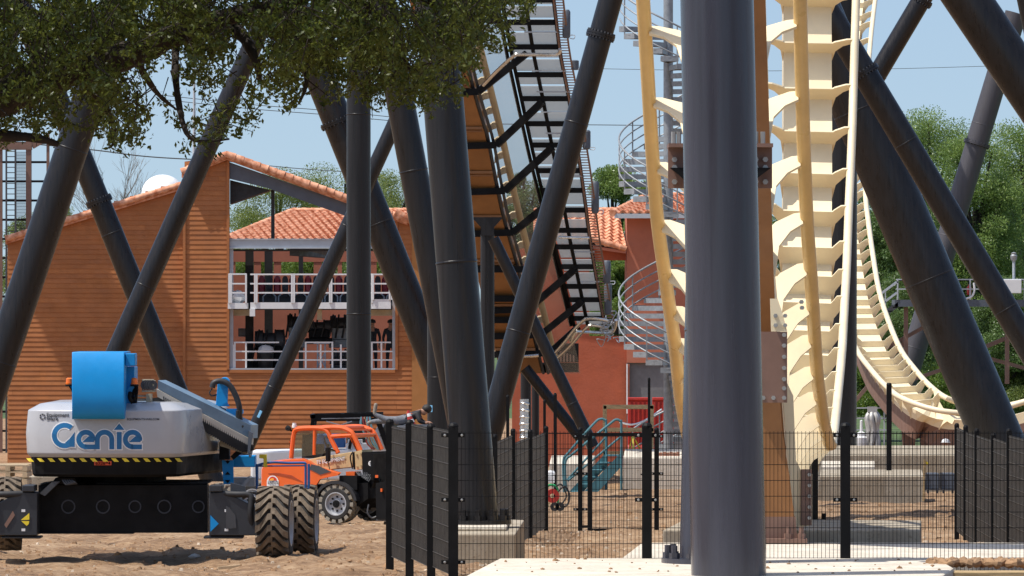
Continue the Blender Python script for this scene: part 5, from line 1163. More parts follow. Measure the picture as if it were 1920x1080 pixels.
mb = MB(); genie(mb, 0, .004, 0); mb.build('logo', mat('logo_blue', (.006, .13, .32), .4, var=.05), bl, fix=False)
def fronttext(body, u, v, hpx, wpx, m, bold=0, name='lettering'):
    o = text(body, 1.0, m, None, Matrix.Identity(4), name, depth=.002, bold=bold)
    co = np.array([vv.co for vv in o.data.vertices]); x0, x1 = co[:, 0].min(), co[:, 0].max(); y0_, y1_ = co[:, 1].min(), co[:, 1].max()
    for vv in o.data.vertices:
        uu = u + (vv.co.x - x0) / (x1 - x0) * wpx; vp = v + hpx - (vv.co.y - y0_) / (y1_ - y0_) * hpx
        vv.co = b_(uu, vp, surf(uu, vp) - .005 - vv.co.z)
    o.data.update(); adopt(o, bl); return o
fronttext('Equipment', 87.5, 774, 9.6, 42, M_INK, .01); fronttext('Share', 87, 782, 6.2, 22, M_INK, .01)
fronttext('EQUIPMENTSHARE.COM', 238.5, 784, 4.6, 60, M_INK, .008)
mb = MB()
for k in range(6): arc(mb, 79.5, 781, 4.6, k * 60 + 8, k * 60 + 52, 2.0, .003, n=4)
mb.build('logo', M_INK, bl, fix=False)
mb = MB()
for k in range(16):
    u = 48 + k * 19.9
    if u > 330: break
    decal(mb, [(u + 1, 859.2), (u + 9.5, 859.2), (u + 16, 865.8), (u + 7, 865.8)], 0, .002)
mb.build('hazard_stripes', M_YEL, bl, fix=False)
mb = MB(); decal(mb, [(176.5, 864.8), (209, 864.8), (209, 872.3), (176.5, 872.3)], 0, .003); mb.build('number_plate', mat('red_sticker', (.55, .07, .02), .5), bl, fix=False)
o = text('632694', 1.0, M_INK, None, Matrix.Identity(4), 'lettering', depth=.001, bold=.01)
co = np.array([vv.co for vv in o.data.vertices]); x0, x1 = co[:, 0].min(), co[:, 0].max(); y0_, y1_ = co[:, 1].min(), co[:, 1].max()
for vv in o.data.vertices: vv.co = b_(179 + (vv.co.x - x0) / (x1 - x0) * 28, 871.5 - (vv.co.y - y0_) / (y1_ - y0_) * 6, surf(193, 868) - .012)
adopt(o, bl)
mb = MB()
def onside(u, v, out=.0): d = onfront(u); return b_(u + out * 40, v, d - out)
mb.prism([onside(352, 806, .012), onside(361, 806, .012), onside(361, 846, .012), onside(352, 846, .012)], (.006, -.004, 0)); mb.build('side_door', M_LGREY, bl)
mb = MB(); mb.cyl(onside(359, 834, .02), onside(359, 834, .05), .03, 8); mb.build('door_latch', M_BLACK, bl)
# blue upright boom end
mb = MB()
pr = [(786, -.20), (782, -.27), (774, -.33), (760, -.365), (740, -.375), (720, -.365), (700, -.34), (682, -.30), (668, -.25), (660, -.21)]
rg = []
for v, d in pr: rg.append([b_(135, v, d), b_(233, v, d), b_(233, v, d) + Vector((0, 1.6, 0)), b_(135, v, d) + Vector((0, 1.6, 0))])
mb.loft(rg); mb.build('boom_end', M_BLUE, bl, smooth=True, bevel=.01)
mb = MB(); mb.box(b_(235, 686, -.1), b_(257, 662.5, .4)); mb.box(b_(233.2, 770, .3), b_(258, 687, 1.1)); mb.build('boom_bracket', M_BLUE, bl, bevel=.01)
for u0, bu in ((128, 131), (252, 256)):
    mb = MB(); c = b_(bu - 1 if u0 < 200 else 252, 720.5, .1)
    mb.lathe(c, (0, 0, 1), [(0, .058), (.025, .06), (.025, .052), (.085, .05), (.10, .03), (.10, .004)], 14); bo = mb.build('beacon', M_AMB, bl, smooth=True)
    mb = MB(); mb.lathe(c - Vector((0, 0, .03)), (0, 0, 1), [(0, .05), (0, .065), (.028, .065)], 12); mb.tube(cr_spline([c - Vector((0, 0, .03)), c + Vector((.05, 0, -.12)), c + Vector((.09 if u0 < 200 else -.05, 0, -.3))], 4), .012, 6); mb.build('beacon_mount', M_BLACK, bo)
mb = MB(); mb.prism([b_(129, 722, .15), b_(136, 722, .15), b_(136, 734, .15)], (0, .05, 0)); mb.prism([b_(235, 735, .15), b_(248, 720, .15), b_(257, 720, .15), b_(240, 742, .15)], (0, .05, 0)); mb.build('beacon_arm', M_BLUE, bl)
mb = MB()
for k in range(4): mb.tube(cr_spline([b_(246 + k * 3, 756, .2), b_(249 + k * 3, 735 - k, .15), b_(254 + k, 722, .2)], 4), .012, 6)
mb.tube(cr_spline([b_(246, 752, .1), b_(243, 745, .05), b_(244, 736, .1)], 4), .03, 8); mb.build('hose', M_BLACK, bl)
# sheave block, jib and its cable track
mb = MB(); mb.box(b_(266, 735, .7), b_(292, 731.5, 1.1)); mb.box(b_(266, 714, .7), b_(289, 711, 1.1)); mb.box(b_(286, 733, .7), b_(292, 713, 1.1)); mb.box(b_(266, 732, .75), b_(269, 714, 1.05))
mb.box(b_(250, 752, .6), b_(284, 747, 1.0)); mb.box(b_(252, 744, .6), b_(286, 741, 1.0)); mb.box(b_(274, 757, .55), b_(286, 738, .9)); mb.build('sheave_bracket', M_BEIGE, bl)
mb = MB()
for k in range(4): mb.lathe(b_(272 + k * 4.5, 722, .72), (.4, -1, 0), [(0, .02), (0, .075), (.03, .075), (.03, .02)], 12)
mb.build('sheave', M_DKGREY, bl, smooth=True)
JB = 1.25
mb = MB(); mb.prism([b_(296, 713, JB), b_(470, 797, JB + .6), b_(469, 822, JB + .6), b_(296, 729, JB)], (.10, .42, 0)); mb.build('jib', mat('jib_grey', (.16, .24, .32), .4), bl)
mb = MB(); mb.prism([b_(293, 729, JB - .05), b_(468, 823, JB + .55), b_(467, 836, JB + .55), b_(295, 744, JB - .05)], (.05, .3, 0)); mb.build('jib_plate', mat('jib_beige', (.56, .51, .43), .5), bl)
mb = MB()
for k in range(44):
    t = k / 44; a = b_(lerp(296, 466, t), lerp(745, 838, t), lerp(JB, JB + .6, t)); mb.bar(a, a + Vector((.02, 0, -.085 if t > .12 else -.14)), .022, .2)
mb.prism([b_(296, 746, JB + .1), b_(466, 838, JB + .7), b_(466, 844, JB + .7), b_(296, 752, JB + .1)], (0, .2, 0)); mb.build('cable_track', M_BLK2, bl)
mb = MB(); mb.prism([b_(412, 812, 1.9), b_(465, 842, 1.9), b_(463, 852, 1.9), b_(412, 836, 1.9)], (0, .3, 0)); mb.build('track_tray', M_BEIGE, bl)
mb = MB(); mb.loft([[b_(c - w_, v, 1.95), b_(c + w_, v, 1.95), b_(c + w_, v, 2.3), b_(c - w_, v, 2.3)] for v, c, w_ in ((762, 416, 15), (756, 416, 11), (720, 418, 10), (713, 420, 9))]); mb.box(b_(424, 797, 1.9), b_(446, 766, 2.3)); mb.box(b_(444, 776, 1.85), b_(457, 768, 2.2)); mb.prism([b_(442, 790, 1.85), b_(466, 795, 1.85), b_(468, 803, 1.85), b_(440, 800, 1.85)], (0, .4, 0)); mb.lathe(b_(420, 717, 1.9), (0, 1, 0), [(0, .02), (0, .08), (.42, .08), (.42, .02)], 14); mb.build('jib_pivot', M_BLUE, bl, bevel=.008)
mb = MB(); mb.tube(cr_spline([b_(398, 727, 1.85), b_(401, 718, 1.85), b_(414, 714.5, 1.85), b_(430, 722, 1.85), b_(442, 742, 1.85), b_(449, 765, 1.85), b_(450, 790, 1.9), b_(458, 803, 1.9)], 6), .045, 10); mb.tube(cr_spline([b_(398, 728, 1.85), b_(393, 736, 1.85), b_(397, 742, 1.85), b_(406, 740, 1.9)], 5), .012, 6); mb.tube(cr_spline([b_(446, 770, 1.8), b_(446, 790, 1.82), b_(456, 801, 1.82)], 5), .03, 8); mb.build('hose', M_BLK2, bl, smooth=True)
mb = MB(); mb.prism([b_(466, 808, 1.7), b_(474, 812, 1.7), b_(468, 850, 1.7), b_(464, 850, 1.7)], (0, .25, 0)); mb.tube(cr_spline([b_(466, 848, 1.68), b_(469, 857, 1.68), b_(473, 846, 1.68)], 5), .012, 6); mb.build('jib_end_plate', M_SLATE, bl)
mb = MB(); mb.box(b_(411, 862, 2.0), b_(432, 828, 2.5)); mb.prism([b_(432, 856, 2.0), b_(452, 836, 2.0), b_(462, 842, 2.0), b_(438, 862, 2.0)], (0, .3, 0)); mb.build('lift_arm', M_BLACK, bl)
mb = MB(); mb.prism([b_(416, 863, 2.1), b_(437, 863, 2.1), b_(438, 908, 2.1), b_(419, 908, 2.1)], (0, .1, 0)); mb.build('strut', M_BLUE, bl)
mb = MB()
for v, e in ((864, 1), (884, -1), (900, 1)): mb.prism([b_(422, v + (6 if e < 0 else 0), 2.09), b_(432, v + (6 if e < 0 else 0), 2.09), b_(427, v + (0 if e < 0 else 6), 2.09)], (0, -.006, 0))
mb.build('strut_hole', M_BLACK, bl)
# work platform folded behind the right wheels
wp = MB(); wp.box(b_(436, 876, 2.6), b_(481, 853, 3.2)); wp.build('platform_console', M_BLUE, bl, bevel=.01)
mb = MB(); mb.box(b_(437, 912, 2.7), b_(480, 894, 3.2)); mb.prism([b_(450, 912, 2.6), b_(466, 893, 2.6), b_(472, 893, 2.6), b_(460, 912, 2.6)], (0, .1, 0)); mb.build('console_back', M_LGREY, bl)
mb = MB()
for d in (2.5, 3.3):
    mb.tube(cr_spline([b_(483, 915, d), b_(481, 880, d), b_(484, 872, d), b_(510, 867, d), b_(540, 868, d), b_(571, 868, d), b_(573, 872, d), b_(573, 915, d)], 5), .019, 8); mb.tube([b_(484, 874, d), b_(571, 873, d)], .014, 6)
for u in (482, 579): mb.tube([b_(u, 916, 2.5), b_(u, 870, 2.5)], .022, 8)
mb.build_split('platform_railing', mat('deep_blue_paint', (.02, .10, .30), .4), bl, smooth=True)
mb = MB(); mb.prism([b_(486, 852, 2.4), b_(500, 852, 2.4), b_(501, 876, 2.4), b_(494, 876, 2.4), b_(494, 860, 2.4), b_(486, 859, 2.4)], (0, .06, 0)); mb.build('gate_tab', M_YEL, bl)
# chassis
mb = MB(); mb.box(b_(72, 999, .55), b_(392, 908, 1.1)); mb.prism([b_(72, 908, .5), b_(98, 904, .5), b_(104, 896, .5), b_(140, 896, .5), b_(146, 908, .5)], (0, 1.2, 0)); mb.box(b_(250, 1001, .5), b_(75, 996, 1.2)); mb.box(b_(180, 908, .7), b_(400, 899, 2.6)); mb.lathe(b_(222, 908, 1.7), (0, 0, 1), [(0, .75), (.14, .75), (.16, .6)], 28); mb.build('chassis_beam', M_BLACK, bl)
mb = MB()
for u, r_ in ((128, .11), (193, .11), (253, .10), (308, .11), (372, .1)): mb.lathe(b_(u, 950, .548), (0, -1, 0), [(-.01, .002), (0, r_), (.012, r_), (.012, r_ - .02), (-.2, r_ - .03)], 20)
mb.build('lightening_hole', M_INK, bl)
for uu in ((392, 480, 1), (70, -20, -1)):
    a, c, sg = uu; mb = MB(); q = lambda t: lerp(a, c, t)
    mb.prism([b_(q(0), 1004, .05), b_(q(0), 924, .05), b_(q(.35), 922, .05), b_(q(.7), 938, .05), b_(q(1), 952, .05), b_(q(1), 1004, .05)], (0, .7, 0)); mb.box(b_(min(q(0), q(.32)), 922, .0), b_(max(q(0), q(.32)), 908, .6)); mb.box(b_(min(q(-.12), q(.75)), 1010, .1), b_(max(q(-.12), q(.75)), 1003.5, .6)); mb.build('outrigger', mat('chassis_paint', (.025, .028, .034), .4), bl, bevel=.012)
    mb = MB(); mb.prism([b_(q(.36), 948, .04), b_(q(.44), 952, .04), b_(q(.56), 966, .04), b_(q(.58), 990, .04), b_(q(.36), 992, .04)] if sg > 0 else [b_(24, 958, .04), b_(28, 966, .04), b_(12, 990, .04), b_(8, 984, .04)], (0, -.004, 0)); mb.build('access_plate', M_BRDK if sg < 0 else M_DKGREY, bl)
    mb = MB()
    for v in (955, 991): mb.box(b_(q(.33), v + 5, .044), b_(q(.33) + 7, v, .046))
    mb.build_split('sticker', M_WHITE, bl)
    mb = MB(); mb.tube(cr_spline([b_(q(.3), 926, .1), b_(q(.6), 927, .06), b_(q(.85), 928, .06), b_(q(.9), 938, .05), b_(q(.88), 965, .05), b_(q(.92), 985, .1)], 5), .05, 10); mb.build('hydraulic_ram', M_BLK2, bl, smooth=True)
mb = MB(); mb.prism([b_(394.5, 966, .04), b_(410, 982, .04), b_(394.5, 997, .04)], (0, -.006, 0)); mb.build('arrow_sticker', M_BLUE, bl)
mb = MB(); mb.prism([b_(39, 975, .04), b_(55, 962, .04), b_(55, 974.5, .04)], (0, -.006, 0)); mb.prism([b_(40, 977, .04), b_(55, 977, .04), b_(54, 982, .04), b_(50, 986, .04)], (0, -.006, 0)); mb.build('arrow_sticker', M_YEL, bl)
mb = MB(); mb.prism([b_(74, 925, .3), b_(98, 903, .3), b_(112, 903, .3), b_(84, 930, .3)], (0, .5, 0)); mb.prism([b_(432, 905, .4), b_(460, 912, .4), b_(460, 930, .4), b_(432, 930, .4)], (0, .1, 0)); mb.build_split('axle_cover', M_DKGREY, bl)
mb = MB()
for k in range(5): mb.tube(cr_spline([b_(118 + k * 4, 900, .3), b_(124 + k * 4, 908 - k, .25), b_(140 + k, 907, .3)], 4), .014, 6)
for k in range(4): mb.tube(cr_spline([b_(455, 930 + k * 2, .1), b_(466 + k * 3, 922, .05), b_(482, 922 + k * 3, .1)], 4), .016, 6)
mb.build('hydraulic_hose', M_DKGREY, bl)
def tyre(par, c, yaw, Rr, W, nl, mt, mr, lugh=.045, flip=1, rimf=.62, name='wheel'):
    """tyre with chevron lugs; axle along local x, visible outer face at +x"""
    M = Matrix.Translation(c) @ Matrix.Rotation(yaw, 4, 'Z'); r0 = Rr - lugh
    mb = MB(); mb.lathe((0, 0, 0), (1, 0, 0), [(-W / 2, Rr * rimf), (-W / 2 + .0, r0 * .86), (-W * .44, r0 * .97), (-W * .3, r0), (W * .3, r0), (W * .44, r0 * .97), (W / 2, r0 * .86), (W / 2, Rr * rimf)], 40, 0)
    rng_ = lambda x, a, rad: Vector((x, rad * math.cos(a), rad * math.sin(a)))
    for k in range(nl):
        for sg in (-1, 1):
            a0 = 2 * math.pi * (k + (.5 if sg > 0 else 0)) / nl; st_ = 2 * math.pi / nl; lead = .95 * st_ * flip; wd = .56 * st_
            segs = []
            for x, da in ((-.02 * W * sg, 0), (.10 * W * sg, .06 * st_), (.34 * W * sg, lead), (.485 * W * sg, lead * 1.25)):
                rr = Rr if abs(x) < .4 * W else Rr * .985
                segs.append([rng_(x, a0 + da, r0 - .03), rng_(x, a0 + da, rr), rng_(x, a0 + da + wd, rr), rng_(x, a0 + da + wd, r0 - .03)])
            mb.loft(segs, True, 1)
    o = mb.xf(M).build('tyre', [M_TYRED, mt], par)
    mb = MB(); mb.lathe((0, 0, 0), (1, 0, 0), [(-W * .45, .05), (-W * .45, Rr * rimf), (W * .42, Rr * rimf * 1.02), (W * .5, Rr * rimf), (W * .5, Rr * rimf * .92), (W * .30, Rr * rimf * .84), (W * .26, Rr * .3), (W * .30, Rr * .22), (W * .42, Rr * .2), (W * .42, .01)], 36, 0)
    for k in range(8): a = k * math.pi / 4; mb.cyl(rng_(W * .26, a, Rr * .36), rng_(W * .33, a, Rr * .36), .022, 6, 1)
    mb.lathe((0, 0, 0), (1, 0, 0), [(W * .3, Rr * .21), (W * .43, Rr * .2), (W * .44, .01)], 16, 1)
    mb.xf(M).build('rim', [mr, M_BLACK], o, smooth=True)
RT = .578
for u, v, d, yaw, lb in ((515, 981, .35, -3.2, 0), (563, 976.5, 2.75, -3.2, 0), (10, 963, 1.2, 3, 0), (-62, 962, 3.4, 3, 0)):
    s_ = F / (YL + d); c = P(u, v, s_); tyre(bl, c, R(yaw), RT, .52, 20, M_TYRE, M_RIM, .05, 1 if True else -1)

# ------------------------------------------------------------------ orange telehandler
ST_ = 90.; YT = F / ST_; oT = P(628, 981, ST_); yawT = R(-25); MT = Matrix.Translation(oT) @ Matrix.Rotation(yawT, 4, 'Z')
th = thing('telehandler', 'orange telehandler with a tan boom parked between the boom lift and the fence', 'telehandler', oT)
cT, sT = math.cos(yawT), math.sin(-yawT)
def t_(u, v, y=0.): return Vector(((u - 628 - y * sT * ST_) / (ST_ * cT), y, (981 - v) / ST_))
def tb(mb, name, m, par=th, split=False, **k): return (mb.xf(MT).build_split if split else mb.xf(MT).build)(name, m, par, **k)
hood = [(487, 925), (487, 882), (491, 873), (505, 867), (533, 863), (568, 861), (583, 867), (596, 876), (620, 882), (639, 887), (636, 891), (612, 896), (601, 899), (594, 910), (589, 925)]
mb = MB(); rg = []
for y, f in ((0, .97), (.06, 1), (.55, 1.0), (.62, .97)): rg.append([lerp(t_(540, 905, y), t_(u, v, y), f) for u, v in hood])
mb.loft(rg); tb(mb, 'engine_hood', M_ORNG, smooth=True)
mb = MB(); mb.prism([t_(583, 871, -.012), t_(597, 874, -.012), t_(620, 884.5, -.012), t_(600, 890.5, -.012), t_(579, 880, -.012)], (0, .02, 0)); tb(mb, 'hood_grille', M_DKGREY)
mb = MB(); pts = [t_(u, v, -.012) for u, v in ((500, 889), (520, 888), (545, 892), (566, 904), (545, 897), (522, 892))]; mb.prism(pts, (0, .02, 0)); tb(mb, 'crease_shade', mat('orange_paint_shade', (.36, .05, .008), .5))  # shade of a crease painted as a darker orange strip on the hood side
mb = MB(); mb.prism([t_(x, v, -.014) for x, v in ((498, 913), (498, 903), (500, 898), (504, 894), (509, 893), (514, 894), (518, 898), (520.5, 903), (520.5, 913))], (0, .006, 0)); tb(mb, 'decal', M_WHITE)
mb = MB(); mb.prism([t_(x, v, -.022) for x, v in ((501, 902.5), (503, 898), (506, 895.5), (509, 895), (512, 895.5), (515.5, 898), (517.5, 902.5))], (0, .006, 0), 0); mb.prism([t_(x, v, -.028) for x, v in ((502.5, 902.5), (505, 899), (509, 898), (512, 900), (510, 902.5))], (0, .006, 0), 1); tb(mb, 'sun_emblem', [mat('red_print', (.55, .04, .02), .5), mat('orange_print', (.8, .35, .03), .5)])
def ttext(body, u, v, wpx, hpx, y, m, rot=0, bold=.01):
    o = text(body, 1.0, m, None, Matrix.Identity(4), depth=.002, bold=bold); co = np.array([vv.co for vv in o.data.vertices]); x0, x1 = co[:, 0].min(), co[:, 0].max(); y0_, y1_ = co[:, 1].min(), co[:, 1].max()
    for vv in o.data.vertices:
        a = (vv.co.x - x0) / (x1 - x0) * wpx; c = (vv.co.y - y0_) / (y1_ - y0_) * hpx; w__ = t_(u + a, v - c - a * math.tan(rot), y); vv.co = MT @ Vector((w__.x, w__.y - vv.co.z * .5, w__.z))
    o.data.update(); adopt(o, th)
ttext('SUNSTATE', 499.8, 909, 20, 5, -.024, M_INK); ttext('EQUIPMENT', 504, 912, 11.5, 1.8, -.024, M_INK)
mb = MB()
arcp = [t_(628 + 42 * math.cos(a), 947 - 46 * math.sin(a), .02) for a in np.linspace(.2, 3.0, 12)] + [t_(628 + 37 * math.cos(a), 947 - 40 * math.sin(a), .02) for a in np.linspace(3.0, .2, 12)]
for i in range(11): mb.prism([arcp[i], arcp[i + 1], arcp[22 - i], arcp[23 - i]], (0, .5, 0))
tb(mb, 'wheel_arch', M_BLK2)
mb = MB(); mb.prism([t_(480, 955, .2), t_(480, 915, .2), t_(690, 905, .2), t_(690, 935, .2), t_(660, 955, .2)], (0, 1.5, 0)); mb.box(t_(636, 918, .1), t_(700, 892, .9)); tb(mb, 'chassis', M_BLACK)
mb = MB(); mb.prism([t_(556, 868, .55), t_(600, 858, .55), t_(660, 848, .55), t_(660, 877, .55), t_(623, 881, .55), t_(560, 890, .55)], (0, .42, 0)); tb(mb, 'boom', M_TAN, bevel=.01)
mb = MB(); mb.prism([t_(664, 847.5, .5), t_(678, 844, .5), t_(680, 880, .5), t_(666, 882, .5)], (0, .5, 0)); 
for u, v in ((668, 853), (676, 851), (669, 876), (677, 874)): mb.cyl(t_(u, v, .5), t_(u, v, .47), .02, 8)
tb(mb, 'boom_nose', M_TAN)
mb = MB(); mb.prism([t_(660.5, 850, .53), t_(663.5, 849, .53), t_(665.5, 881, .53), t_(662, 881, .53)], (0, .4, 0)); mb.tube(cr_spline([t_(661, 848, .5), t_(656, 858, .45), t_(660, 880, .48)], 4), .014, 6); tb(mb, 'boom_seam', M_BLACK)
for off, m in ((.018, M_INK), (.024, M_WHITE)): ttext('TE EQUIPMENT', 590.5, 873.5, 55.5, 8.6 if m is M_WHITE else 9.4, .55 - off, m, R(8), .045 if m is M_INK else .012)
# cab
near, farr = .75, 1.75
def cab(y): return [[(542, 862), (545, 830), (548, 812), (554, 806.5), (575, 804.5), (600, 805), (612, 811), (620, 828), (632, 851)], [(600, 805), (620, 803), (640, 804), (655, 810), (662, 818), (675, 846)]]
mb = MB()
for y in (near, farr):
    for pl in cab(y): mb.tube(cr_spline([t_(u, v, y) - Vector((y - near, 0, 0)) * 0 for u, v in [(u + (y - near) * sT * ST_, v) for u, v in pl]], 4), .052, 8)
def tn(u, v, y): return t_(u + (y - near) * sT * ST_, v, y)
for u, v in ((548, 812), (575, 804.5), (600, 805), (640, 804), (662, 818)): mb.tube([tn(u, v, near), tn(u, v, farr)], .045, 8)
mb.tube([tn(587, 808, near), tn(586, 855, near)], .035, 8); mb.tube([tn(619, 820, near), tn(661, 817, near)], .045, 8)
tb(mb, 'cab_frame', M_ORNG, smooth=True)
mb = MB()
for k in range(8): a = 604 + k * 7; mb.bar(tn(a, 805 + .02 * (a - 620) ** 2 * .12, near), tn(a + 3, 806 + .02 * (a - 620) ** 2 * .12, farr), .05, .03)
mb.prism([tn(550, 808, near), tn(600, 806, near), tn(600, 806, farr), tn(550, 808, farr)], (0, 0, .03)); tb(mb, 'roof_grille', M_ORNG)
m_, n_, l_, bs_ = nodes('clear_glass'); tr_ = n_.new('ShaderNodeBsdfTransparent'); tr_.inputs[0].default_value = (.72, .8, .76, 1); gl_ = n_.new('ShaderNodeBsdfGlossy'); gl_.inputs['Roughness'].default_value = .03; mx_ = n_.new('ShaderNodeMixShader'); mx_.inputs[0].default_value = .12
l_.new(tr_.outputs[0], mx_.inputs[1]); l_.new(gl_.outputs[0], mx_.inputs[2]); l_.new(mx_.outputs[0], n_['Material Output'].inputs[0]); M_CLEAR = m_
mb = MB(); mb.prism([tn(547, 860, near), tn(551, 811, near), (tn(584, 808, near)), tn(584, 856, near)], (0, .01, 0)); mb.prism([tn(590, 855, near), tn(590, 808, near), tn(606, 810, near), tn(626, 848, near)], (0, .01, 0)); tb(mb, 'side_window', M_CLEAR)
mb = MB(); mb.box(tn(552, 862, 1.0), tn(575, 836, 1.5)); mb.box(tn(553, 840, 1.0), tn(559, 818, 1.5)); mb.tube([tn(585, 860, 1.2), tn(596, 836, 1.2)], .03, 6); mb.lathe(tn(596, 836, 1.2), (1, 0, .6), [(0, .17), (.02, .19), (.04, .17)], 16); tb(mb, 'driver_seat', M_BLK2)
mb = MB(); mb.box(t_(609, 866, .3), t_(619, 840, .42)); mb.tube([t_(614, 866, .35), t_(617, 880, .3), t_(613, 898, .2)], .012, 5); mb.bar(t_(614, 842, .4), t_(628, 848, .75), .025); tb(mb, 'mirror', M_BLACK, bevel=.02)
mb = MB(); mb.lathe(tn(548, 804, near), (0, 0, 1), [(0, .05), (.06, .05), (.06, .04), (.1, .04), (.1, .01)], 12, 0); tb(mb, 'strobe_light', M_WHITE, smooth=True); mb = MB(); mb.lathe(tn(538, 806, near), (0, -1, .2), [(0, .01), (0, .05), (.07, .06), (.08, .01)], 12, 1); mb.bar(tn(538, 808, near), tn(548, 812, near), .03, k=1); mb.bar(tn(540, 856, near), tn(540, 828, near), .02, k=1); mb.box(tn(538, 833, near), tn(543, 829, near + .05), 2); tb(mb, 'work_light', [M_WHITE, M_BLACK, M_AMB], smooth=True)
# carriage and forks in front
mb = MB(); mb.prism([t_(678, 848, .35), t_(697, 847, .35), t_(700, 905, .35), t_(690, 930, .35), t_(680, 905, .35)], (0, .7, 0)); mb.box(t_(700, 900, .2), t_(722, 850, .9)); mb.prism([t_(705, 905, .1), t_(735, 900, .1), t_(738, 972, .1), t_(706, 972, .1)], (0, .8, 0)); mb.lathe(t_(672, 900, .4), (1, 0, 0), [(0, .06), (.5, .06), (.5, .02)], 12); tb(mb, 'carriage', M_BLACK)
mb = MB(); mb.lathe(t_(695, 869, .345), (0, -1, 0), [(0, .002), (0, .055), (.004, .055), (.004, .002)], 18); tb(mb, 'round_sticker', M_WHITE)
ttext('S', 693, 872, 4, 6, .335, M_INK, 0, .02)
mb = MB(); mb.box(t_(704, 895, .08), t_(710, 890, .1)); mb.box(t_(714, 921, .05), t_(719, 915, .1)); mb.box(t_(648, 893, .3), t_(676, 885, .6)); tb(mb, 'orange_bracket', M_ORNG)
mb = MB()
for k in range(6): mb.tube(cr_spline([t_(668 + k * 4, 886, .35), t_(676 + k * 3, 893 + 2 * k, .3), t_(686 + k * 3, 886 - k, .4)], 4), .014, 6)
mb.tube(cr_spline([t_(692, 945, .05), t_(690, 960, .02), t_(697, 970, .05), t_(706, 968, .1)], 4), .02, 6); tb(mb, 'hydraulic_hose', M_DKGREY, split=True)
mb = MB()
for y in (.15, .75): mb.box(t_(705, 976, y), t_(705, 971, y) + Vector((1.1, .12, 0)))
tb(mb, 'fork', M_DKGREY)
for x, y in ((0, .21), (-2.75, .21), (0, 1.75), (-2.75, 1.75)):
    c = MT @ Vector((x, y, .40)); tyre(th, c, yawT - R(90), .41, .36, 15, M_TYREL, M_RIM, .05, 1, .60)

# ------------------------------------------------------------------ pickup behind the telehandler, its load and the worker on it
SK = 80.; pk = thing('pickup_truck', 'white pickup truck with a black ladder rack behind the orange telehandler', 'pickup truck', P(640, 960, SK))
k_ = lambda u, v, d=0.: P(u, v, SK) + Vector((0, d, 0))
mb = MB(); mb.prism([k_(u, v) for u, v in ((470, 858), (470, 846), (690, 842), (700, 815), (710, 794), (722, 789), (752, 790), (790, 822), (880, 828), (886, 850), (884, 900), (470, 900))], (0, 1.85, 0)); mb.build('body', M_WHITE, pk, bevel=.05)
mb = MB(); mb.prism([k_(u, v, -.012) for u, v in ((712, 818), (722, 793), (748, 792), (748, 818))], (0, .02, 0)); mb.prism([k_(u, v, -.012) for u, v in ((751, 818), (751, 797), (755, 797), (776, 818))], (0, .02, 0)); mb.build('side_window', M_GLASS, pk)
for u in (545, 830):
    mb = MB(); c = k_(u, 915, .0); mb.lathe(c, (0, 1, 0), [(-.05, .2), (-.05, .36), (.02, .39), (.2, .39), (.2, .1)], 24, 0); mb.lathe(c, (0, -1, 0), [(.02, .24), (.05, .22), (.03, .05), (.06, .01)], 18, 1); mb.build('wheel', [M_TYRED, M_RIM], pk, smooth=True)
mb = MB()
for d in (0, 1.7):
    mb.bar(k_(582, 781, d), k_(716, 778, d), .09); mb.bar(k_(584, 788, d), k_(712, 787, d), .05); mb.bar(k_(588, 778, d), k_(580, 842, d), .09); mb.bar(k_(704, 776, d), k_(728, 842, d), .12)
    mb.bar(k_(662, 803, d), k_(655, 842, d), .07)
for u in (584, 640, 706): mb.bar(k_(u, 780, 0), k_(u, 780, 1.7), .07)
mb.bar(k_(583, 804, 0), k_(660, 804, 0), .06); mb.build('ladder_rack', M_BLACK, pk)
mb = MB(); mb.tube([k_(602, 785, .3), k_(690, 783, .3)], .055, 10); mb.tube([k_(612, 790, -.02), k_(638, 797, -.02), k_(660, 790, -.02)], .014, 6); tag(mb.build('plastic_conduit', M_GREYP, smooth=True), 'pale conduit tube lying along the ladder rack of the pickup', 'conduit')
mb = MB(); mb.box(k_(648, 845, .1), k_(699, 832, .9)); mb.box(k_(652, 832, .15), k_(678, 825, .7)); tag(mb.build('white_box', M_WHITE, bevel=.01), 'white box in the bed of the pickup seen past the telehandler cab', 'box')
mb = MB(); mb.box(k_(575, 846, .2), k_(618, 838, 1)); mb.box(k_(585, 840, .3), k_(646, 815, 1.2)); tag(mb.build('blue_toolbox', mat('toolbox_blue', (.03, .12, .32), .4), bevel=.02), 'blue toolbox in the pickup bed seen through the telehandler cab', 'toolbox')
mb = MB(); r = np.random.default_rng(17); mats_ = [mat('red_cable', (.35, .04, .03), .5), mat('teal_rope', (.20, .42, .44), .6), M_TAN, M_BLACK]
for k in range(16):
    u0 = 684 + r.uniform(-6, 10); mb.tube(cr_spline([k_(u0, 782, -.1), k_(u0 + r.uniform(-3, 4), 795, -.16), k_(u0 + 7 + r.uniform(-3, 3), 812, -.14), k_(u0 + 12 + r.uniform(-3, 5), 830, -.12), k_(u0 + 20 + r.uniform(-4, 6), 842, -.1)], 5), r.uniform(.018, .034), 6, k=[0, 0, 0, 1, 1, 2, 3][k % 7])
tag(mb.build('cable_bundle', mats_, smooth=True), 'tangle of red and teal cables hanging from the ladder rack of the pickup', 'cables')
mb = MB(); mb.prism([P(738, 960, 83.5), P(738, 806, 83.5), P(744, 799, 83.5), P(812, 799, 83.5), P(812, 960, 83.5)], (0, 2.2, 0)); tag(mb.build('covered_load', M_DKGREY, bevel=.06), 'dark covered load behind the mesh fence on which a worker lies', 'load')
